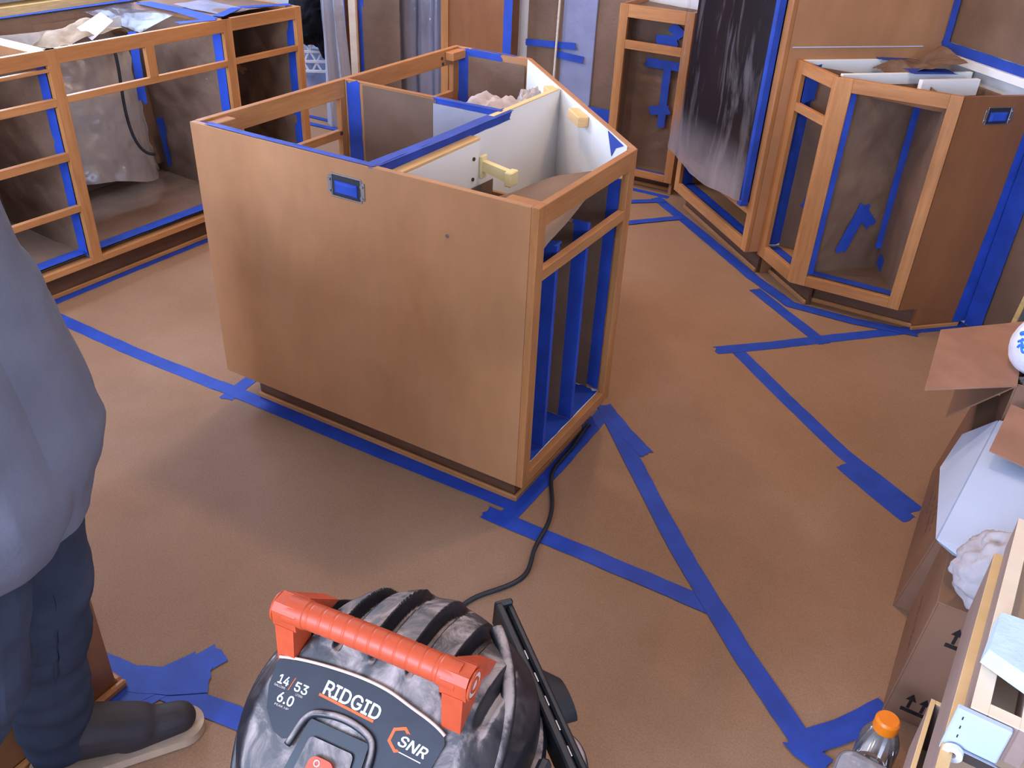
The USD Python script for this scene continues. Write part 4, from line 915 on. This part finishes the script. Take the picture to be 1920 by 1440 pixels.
c1, S1 = carton('carton', 'closed brown carton with faint print on its left side, under the white carton', .914, 1.34, .232, .86, 0, .30, .14)
rng = random.Random(5)
for k, (yy, zz, ln) in enumerate(((.14, .20, .26), (.12, .16, .30), (.16, .12, .2), (.30, .08, .14))):
    for j in range(int(ln / .03)):
        h = rng.uniform(.006, .014)
        part(c1, 'printed_letter', S1(bx(-.0006, .0, yy + j * .03, yy + j * .03 + rng.uniform(.010, .022), zz, zz + h, .0001)), 'ink_faint')
part(c1, 'printed_bar', S1(bx(.045, .055, -.0008, .0, .01, .07, .0001)), 'ink')
c2, S2 = carton('carton', 'brown carton with two up arrows on its front face, nearest the orange capped bottle', .951, 1.36, -.103, .215, 0, .335, .05)


def up_arrows(t, S, x, z, s):
    part(t, 'arrow_bar', S(bx(x, x + .055 * s, -.0008, 0, z, z + .010 * s, .0001)), 'ink')
    for dx in (.012, .038):
        xx = x + dx * s
        part(t, 'up_arrow', S(ext(Polygon([(xx - .003 * s, z + .012 * s), (xx + .003 * s, z + .012 * s), (xx + .003 * s, z + .035 * s), (xx + .010 * s, z + .035 * s), (xx, z + .055 * s), (xx - .010 * s, z + .035 * s), (xx - .003 * s, z + .035 * s)]), .0008, basis((0, 0, 0), (1, 0, 0), (0, 0, 1)))), 'ink')


up_arrows(c2, S2, .028, .03, 1.0)
up_arrows(c2, S2, .045, .24, 1.0)
for j in range(9):
    part(c2, 'printed_letter', S2(bx(-.0006, .0, .06 + j * .018, .06 + j * .018 + rng.uniform(.008, .013), .13 + .002 * j, .15 + rng.uniform(0, .012), .0001)), 'ink_faint')

wc = thing('carton', 'white carton lying on the brown carton, one long flap hanging down its left side', 'carton', (0, 0, 0))
E0, E1 = np.array([.935, -.005, .405]), np.array([.998, .514, .415])
part(wc, 'body', hull([(.975, .05, .342), (1.38, .03, .342), (1.02, .50, .342), (1.40, .50, .342)], [E0 + (.003, 0, -.004), E1 + (.003, 0, -.004), (1.40, -.02, .40), (1.42, .50, .40)]), 'carton_white', local=False)
part(wc, 'top_flap', hull([E0, E0 + (.05, -.035, .003), (1.16, -.03, .432), (1.18, .52, .432), E1], [p + np.array([0, 0, .004]) for p in (E0, E0 + (.05, -.035, .003), np.array([1.16, -.03, .432]), np.array([1.18, .52, .432]), E1)]), 'carton_white', local=False)
fl = [E0, E1, np.array([.942, .585, .31]), np.array([.914, .395, .315])]
nf = np.cross(fl[1] - fl[0], fl[3] - fl[0]); nf /= np.linalg.norm(nf)
part(wc, 'side_flap', hull(fl, [p + nf * .004 for p in fl]), 'carton_white', local=False, label='white side flap hanging outward')
part(wc, 'flap_crease', bx(.018, .026, .06, .47, 0, .0008, .0002), 'carton_white', local=True)
stage.RemovePrim(part(wc, 'flap_crease', bx(0, .1, 0, .1, 0, .1), 'carton_white').GetPath()); stage.RemovePrim('/World/' + str(wc.GetPath()).split('/')[2] + '/flap_crease')

bc3, S3 = carton('carton', 'open brown carton full of rubbish, its big left flap sticking out', 1.005, 1.46, .56, .90, .307, .50, 0.0, closed=False)
part(bc3, 'flap', hull([(.823, .415, .492), (1.008, .545, .500), (1.002, .915, .505), (.812, .755, .492)], [(.823, .415, .497), (1.008, .545, .505), (1.002, .915, .510), (.812, .755, .497)]), 'cardboard_dusty', local=False, label='large cardboard flap sticking out to the left')
part(bc3, 'flap', hull([(1.003, .552, .495), (1.003, .93, .495), (.895, .93, .36), (.890, .60, .34)], [(1.007, .552, .495), (1.007, .93, .495), (.899, .93, .357), (.894, .60, .337)]), 'cardboard', local=False, label='second flap hanging below it')
solo('cardboard_piece', hull([(.985, .300, .455), (1.26, .21, .455), (1.27, .42, .47), (1.008, .505, .47)], [(.985, .300, .459), (1.26, .21, .459), (1.27, .42, .474), (1.008, .505, .474)]), 'cardboard_dusty', 'loose square of brown cardboard lying on top of the white carton', 'cardboard')
solo('rubbish', cat(blob((1.12, .72, .43), (.10, .13, .07), .4, 51, 5), blob((1.055, .63, .465), (.035, .05, .05), .5, 52, 6)), 'trash_tan', 'tan crumpled paper and rags in the open carton', 'rubbish', 60, kind='stuff')
solo('plastic_bag', blob((1.10, .585, .485), (.085, .03, .05), .35, 53, 5), 'trash_grey', 'dark grey crumpled plastic lying over the front edge of the open carton', 'plastic bag', 60)
wb = thing('plastic_bag', 'white plastic bag with blue script print on top of the rubbish in the open carton', 'plastic bag', (1.028, .655, .505))
bm = trimesh.creation.icosphere(5); v = np.array(bm.vertices); v *= (1 + .10 * (meshkit.fbm(v * 2 + 3, 3, 55) - .5))[:, None]; v = v * (.062, .075, .075) + (0, .0, .06); bm.vertices = v
part(wb, 'bag_film', bm, 'bag_white', 60)


def on_bag(pts, w):
    """A printed stroke laid on the bag's skin (points given as directions from the bag's centre)."""
    P = []
    for d in spline(pts, 8):
        d = np.array(d) / np.linalg.norm(d); q = v - (0, 0, .06)
        k = np.argmax((q / np.linalg.norm(q, axis=1, keepdims=True)) @ d); P.append(d * np.linalg.norm(q[k]) * 1.005 + (0, 0, .06))
    return tube(P, w, 6)


for pts, w in (([(-.75, -.55, .55), (-.55, -.65, .62), (-.35, -.75, .5)], .0055), ([(-.75, -.7, .28), (-.62, -.75, .34), (-.5, -.85, .22), (-.35, -.9, .34)], .003), ([(-.7, -.8, .10), (-.55, -.8, .2), (-.45, -.9, .05), (-.3, -.95, .2), (-.15, -1, .1)], .003), ([(-.65, -.72, .42), (-.5, -.8, .40), (-.4, -.85, .3)], .003)):
    part(wb, 'blue_script', on_bag(pts, w), 'blue_print', True)
solo('foam_ball', trimesh.creation.icosphere(3, .019).apply_translation((.905, 1.655, .0205)), 'bag_white', 'small white ball of paper on the floor beyond the big cardboard flap', 'paper ball', True)

# stack of maple drawers, seen from above
DA = frame((.977, -.740, 0), -3.0)


def drawer(name, label, x0, x1, y0, y1, z0, z1, th=.017, T=DA, side='plywood_mauve', edge='wood_birch', slide=False):
    t = thing(name, label, 'drawer', T[:3, 3], -3.0); I = np.eye(4)
    for nm, a in (('side', (x0, x0 + th, y0, y1)), ('side', (x1 - th, x1, y0, y1)), ('end', (x0 + th, x1 - th, y0, y0 + th)), ('end', (x0 + th, x1 - th, y1 - th, y1))):
        p = part(t, nm, bx(*a, z0, z1 - .002), side); part(p, 'edge', bx(*a, z1 - .002, z1), edge)
    part(t, 'bottom', bx(x0 + th, x1 - th, y0 + th, y1 - th, z0 + .012, z0 + .02), 'wood_birch')
    return t


solo('support_carton', tf(cat(bx(.06, .44, .02, .46, .001, .33, .003)), DA), 'cardboard', 'plain brown carton under the stack of drawers at the lower right edge', 'carton')
drawer('drawer', 'lowest maple drawer of the stack at the lower right, mostly hidden', -.014, .44, -.06, .27, .335, .458, .007, edge='wood_pale')
drawer('drawer', 'long maple drawer with a yellowish top edge, middle of the stack at the lower right', .0, .44, -.06, .491, .460, .60, .0145, edge='wood_pale')
d3 = drawer('drawer', 'narrow pale maple drawer on top of the stack at the lower right', .0125, .088, .075, .512, .602, .665, .020)
part(d3, 'end_face', bx(-.001, .062, .064, .0745, .585, .664, .002), 'carton_white', label='white end face with staples')
for k in range(3): part(d3, 'staple', bx(.008 + .0015 * k, .0095 + .0015 * k, .063, .0642, .655 - .016 * k, .650 - .016 * k, .0002), 'screw_dark')
rl = trimesh.creation.annulus(.005, .0125, .008, sections=28); rl.apply_transform(trimesh.transformations.rotation_matrix(math.pi / 2, [1, 0, 0])); rl.apply_translation((.014, .055, .598))
part(d3, 'slide_roller', rl, 'bag_white'); part(d3, 'slide_rail', bx(.010, .075, .058, .0625, .588, .605, .001), 'steel')
solo('foam_pad', tf(hull([(.012, .155, .667), (.15, .10, .667), (.15, .25, .667), (.014, .24, .667)], [(.009, .150, .672), (.15, .095, .672), (.012, .152, .697), (.15, .10, .697), (.15, .25, .695), (.016, .235, .695)]), DA), 'foam_pale', 'pale folded foam pad lying across the top drawer', 'foam pad', 30)
rg_ = blob((1.05, -.078, .43), (.078, .075, .085), .36, 61, 3.0)
solo('cloth_rag', rg_, 'cloth_white', 'crumpled dirty white rag between the white carton and the drawers', 'rag', 60)
solo('paper_scrap', hull([(.988, .005, .37), (1.03, -.07, .385), (1.045, -.06, .385)], [(.989, .006, .3735), (1.03, -.07, .388), (1.045, -.06, .388), (1.01, -.015, .388)]), 'bag_white', 'pointed white paper scrap on the carton with the arrows', 'paper scrap')

# bottle and clear container on the floor
bt = thing('bottle', 'clear plastic bottle with an orange cap on the floor by the lower right cartons', 'bottle', (.9545, -.262, .001))
part(bt, 'body', lathe([(.0, 0), (.034, .0), (.038, .006), (.038, .085), (.035, .10), (.028, .118), (.0215, .126), (.0205, .148)], 40), 'clear_plastic', 40)
part(bt, 'cap', lathe([(.0, .157), (.019, .157), (.0225, .153), (.0232, .150), (.0232, .131), (.0225, .1285)], 40), 'orange_cap', 30, label='ribbed orange screw cap')
ct = thing('food_container', 'clear plastic container with a rounded lid at the bottom edge, in front of the bottle', 'container', (.955, -.425, .001), -4)
rr_ = Polygon([(-.058, -.075), (.075, -.075), (.075, .075), (-.058, .075)]).buffer(-.02).buffer(.024)
part(ct, 'tub', cat(ext(rr_.difference(rr_.buffer(-.002)), .115), ext(rr_.buffer(-.001), .002)), 'clear_plastic', 30)
part(ct, 'lid', cat(ext(rr_.buffer(.004), .004, frame((0, 0, .116))), ext(rr_.buffer(-.010), .006, frame((0, 0, .120)))), 'film_white', 30)
rim_ = np.array(rr_.buffer(.004).exterior.coords); part(ct, 'rim', tube(np.column_stack([rim_, np.full(len(rim_), .118)]), .003, 8), 'clear_plastic', True)
part(ct, 'contents', ext(rr_.buffer(-.014), .07, frame((0, 0, .006))), 'dark_plastic')

# ------------------------------------------------------------------ the person at the left edge


def hull_chain(bones, edge=.012, smooth=12):
    M_ = m3.Manifold()
    for (a, ra), (b, rb) in bones:
        sa = m3.Manifold.sphere(ra, 20).translate(tuple(map(float, a))); sb = m3.Manifold.sphere(rb, 20).translate(tuple(map(float, b)))
        M_ = M_ + m3.Manifold.batch_hull([sa, sb])
    M_ = M_.refine_to_length(edge); g = M_.to_mesh()
    t = trimesh.Trimesh(g.vert_properties[:, :3], g.tri_verts, process=True); trimesh.smoothing.filter_taubin(t, iterations=smooth)
    return t


A = np.array
pd = A([.72, .69, 0]); plf = A([-.69, .72, 0])
pel = A([-.250, -1.128, .93]); chest = A([-.292, -1.145, 1.26]); neck = A([-.30, -1.15, 1.46]); head = A([-.285, -1.135, 1.60])
hipL, hipR = pel + .085 * plf - (0, 0, .03), pel - .085 * plf - (0, 0, .03)
knL, anL, toL = A([-.318, -1.058, .49]), A([-.372, -1.085, .095]), A([-.222, -.868, .045])
knR, anR, toR = A([-.225, -1.235, .50]), A([-.335, -1.385, .13]), A([-.215, -1.235, .04])
shL, shR = A([-.43, -1.015, 1.39]), A([-.165, -1.28, 1.39])
elL, wrL = A([-.455, -1.03, 1.15]), A([-.405, -1.01, 1.0])
elR, wrR = A([-.235, -1.41, 1.12]), A([-.255, -1.40, .90])
person = thing('person', 'person in a loose grey sweatshirt and blue jeans walking past at the left edge', 'person', (-.27, -1.12, 0))


def hand(w, d, palm_n):
    d = d / np.linalg.norm(d); s = np.cross(palm_n, d); s /= np.linalg.norm(s)
    b = [((w, .024), (w + d * .05 + s * .018, .020)), ((w, .024), (w + d * .05 - s * .018, .018))]
    for k, (o, ln) in enumerate(((.028, .070), (.010, .080), (-.009, .074), (-.027, .058))):
        k0 = w + d * .075 + s * o; k1 = k0 + d * ln * .55 + palm_n * .012; k2 = k1 + d * ln * .40 + palm_n * .024
        b += [((w + d * .045 + s * o * .7, .010), (k0, .0095)), ((k0, .0095), (k1, .0088)), ((k1, .0088), (k2, .0075))]
    t0 = w + d * .02 + s * .026; t1 = t0 + d * .035 + s * .018 + palm_n * .012; t2 = t1 + d * .03 + palm_n * .016
    return b + [((t0, .012), (t1, .0105)), ((t1, .0105), (t2, .0085))]


body = [((pel, .12), (chest, .115)), ((chest, .115), (chest + (0, 0, .10), .10)), ((chest + (0, 0, .12), .07), (neck, .058)), ((neck, .055), (head, .07)), ((head + pd * .01, .082), (head + A([0, 0, .055]) - pd * .012, .085)), ((head + pd * .04 - (0, 0, .055), .045), (head + pd * .03, .07)),
        ((shL, .06), (chest + (0, 0, .1), .09)), ((shR, .06), (chest + (0, 0, .1), .09))]
for h, k, a, t in ((hipL, knL, anL, toL), (hipR, knR, anR, toR)):
    body += [((pel, .11), (h, .10)), ((h, .09), (k, .056)), ((k, .054), (k * .6 + a * .4 - pd * .012, .054)), ((k * .6 + a * .4 - pd * .012, .054), (a, .038)), ((a, .034), (a * .8 + t * .2 - A([0, 0, .02]), .018))]
for s, e, w, d in ((shL, elL, wrL, A([.1, .12, -1])), (shR, elR, wrR, A([.0, .06, -1]))):
    body += [((s, .055), (e, .042)), ((e, .042), (w, .027))] + hand(w, d, -pd * 0 + (plf * -1 if s is shL else plf))
bmesh = hull_chain(body, .011, 8)
bp_ = part(person, 'body', bmesh, 'skin', True, local=False)
fx = head + pd * .088 + A([0, 0, -.012])
part(bp_, 'nose', hull_chain([((fx + A([0, 0, .03]), .008), (fx + pd * .014, .012))], .005, 3), 'skin', True, local=False)
for sd in (-1, 1):
    part(bp_, 'eye', trimesh.creation.icosphere(2, .0115).apply_translation(head + pd * .076 + plf * .031 * sd + A([0, 0, .02])), 'print_white', True, local=False)
    part(bp_, 'ear', blob(head + plf * .09 * sd - pd * .005, (.02, .02, .03), .1, 3, 2, 2), 'skin', True, local=False)
part(bp_, 'mouth', hull_chain([((fx + plf * .02 - A([0, 0, .045]) - pd * .012, .006), (fx - plf * .02 - A([0, 0, .045]) - pd * .012, .006))], .005, 2), 'vac_orange', True, local=False)
part(person, 'hair', hull_chain([((head + A([0, 0, .06]) - pd * .015, .096), (head - pd * .035 + A([0, 0, .0]), .086))], .012, 4), 'hair', True, local=False)
jn = []
for h, k, a in ((hipL, knL, anL), (hipR, knR, anR)):
    jn += [((pel - A([0, 0, .03]), .118), (h, .112)), ((h, .112), (k, .080)), ((k, .076), (k * .5 + a * .5 - pd * .015, .070)), ((k * .5 + a * .5 - pd * .015, .070), (a + A([0, 0, .01]), .058))]
jm = hull_chain(jn, .012, 6); jv = np.array(jm.vertices); jm.vertices = jv + np.array(jm.vertex_normals) * ((np.abs(meshkit.fbm(jv * np.array([6, 6, 16]), 3, 71) - .5) * -.026 + .005) * (1 + .8 * (jv[:, 2:] [:, 0] < .45)))[:, None]; trimesh.smoothing.filter_taubin(jm, iterations=4)
part(person, 'jeans', jm, 'jeans', True, local=False)
sw_ = [((pel + pd * .030 - A([0, 0, .075]), .148), (pel + pd * .012 + A([0, 0, .10]), .140)), ((pel + pd * .030 - A([0, 0, .075]), .148), (pel + pd * .0 - A([0, 0, .24]), .118)), ((pel + plf * .05 - A([0, 0, .10]), .142), (chest + plf * .05, .135)), ((pel - plf * .075 - A([0, 0, .12]), .145), (chest - plf * .05, .135)), ((pel + A([0, 0, .1]), .142), (chest, .138)), ((chest, .135), (chest + A([0, 0, .1]), .115)),
       ((shL, .075), (chest + A([0, 0, .09]), .11)), ((shR, .075), (chest + A([0, 0, .09]), .11)), ((shL, .072), (elL, .058)), ((elL, .058), (wrL + A([0, 0, .02]), .046)), ((shR, .072), (elR, .058)), ((elR, .058), (wrR + A([0, 0, .02]), .046)), ((chest + A([0, 0, .12]), .085), (neck - A([0, 0, .03]), .066))]
sm = hull_chain(sw_, .013, 8)
sm = trimesh.intersections.slice_mesh_plane(sm, (0, 0, 1), (0, 0, .715)) if sm.bounds[0][2] < .715 else sm
sv = np.array(sm.vertices); sm.vertices = sv + np.array(sm.vertex_normals) * (.022 * (meshkit.fbm(sv * np.array([7, 7, 9]), 3, 73) - .5))[:, None]
part(person, 'sweatshirt', sm, 'sweatshirt', True, local=False)
for a, t, zl in ((anL, toL, 0), (anR, toR, 0)):
    dr_ = (t - a); dr_[2] = 0; dr_ /= np.linalg.norm(dr_); b = A([*a[:2], 0]); q = A([-dr_[1], dr_[0], 0])
    heel = b - dr_ * .06; toe = heel + dr_ * .305
    up = hull_chain([((heel + dr_ * .035 + A([0, 0, .052]), .034), (b + dr_ * .01 + A([0, 0, .105]), .054)), ((b + A([0, 0, .10]), .056), (heel + dr_ * .19 + A([0, 0, .056]), .045)), ((heel + dr_ * .17 + A([0, 0, .048]), .042), (toe - dr_ * .04 + A([0, 0, .042]), .032))], .010, 5)
    sh = part(person, 'shoe', up, 'shoe', True, local=False)
    so = LineString([tuple((heel + dr_ * .035)[:2]), tuple((toe - dr_ * .04)[:2])]).buffer(.044)
    part(sh, 'sole', ext(so, .020, frame((0, 0, .0025))), 'shoe_sole', local=False)

# ceiling lamps
LAMP_AT = dict(zip(LAMPS, ('above the left end of the island', 'above the angled back of the island', 'above the passage to the back left opening', 'above the floor right of the island')))
for lx, ly in LAMPS:
    lm = thing('ceiling_lamp', 'round recessed ceiling lamp ' + LAMP_AT[(lx, ly)], 'lamp', (lx, ly, 2.45), group='recessed ceiling lamps')
    part(lm, 'trim_ring', trimesh.creation.annulus(.075, .095, .012, sections=40).apply_translation((0, 0, -.007)), 'lamp_trim')
    part(lm, 'lens', trimesh.creation.cylinder(.074, .004, sections=40).apply_translation((0, 0, -.003)), 'lamp_glow')
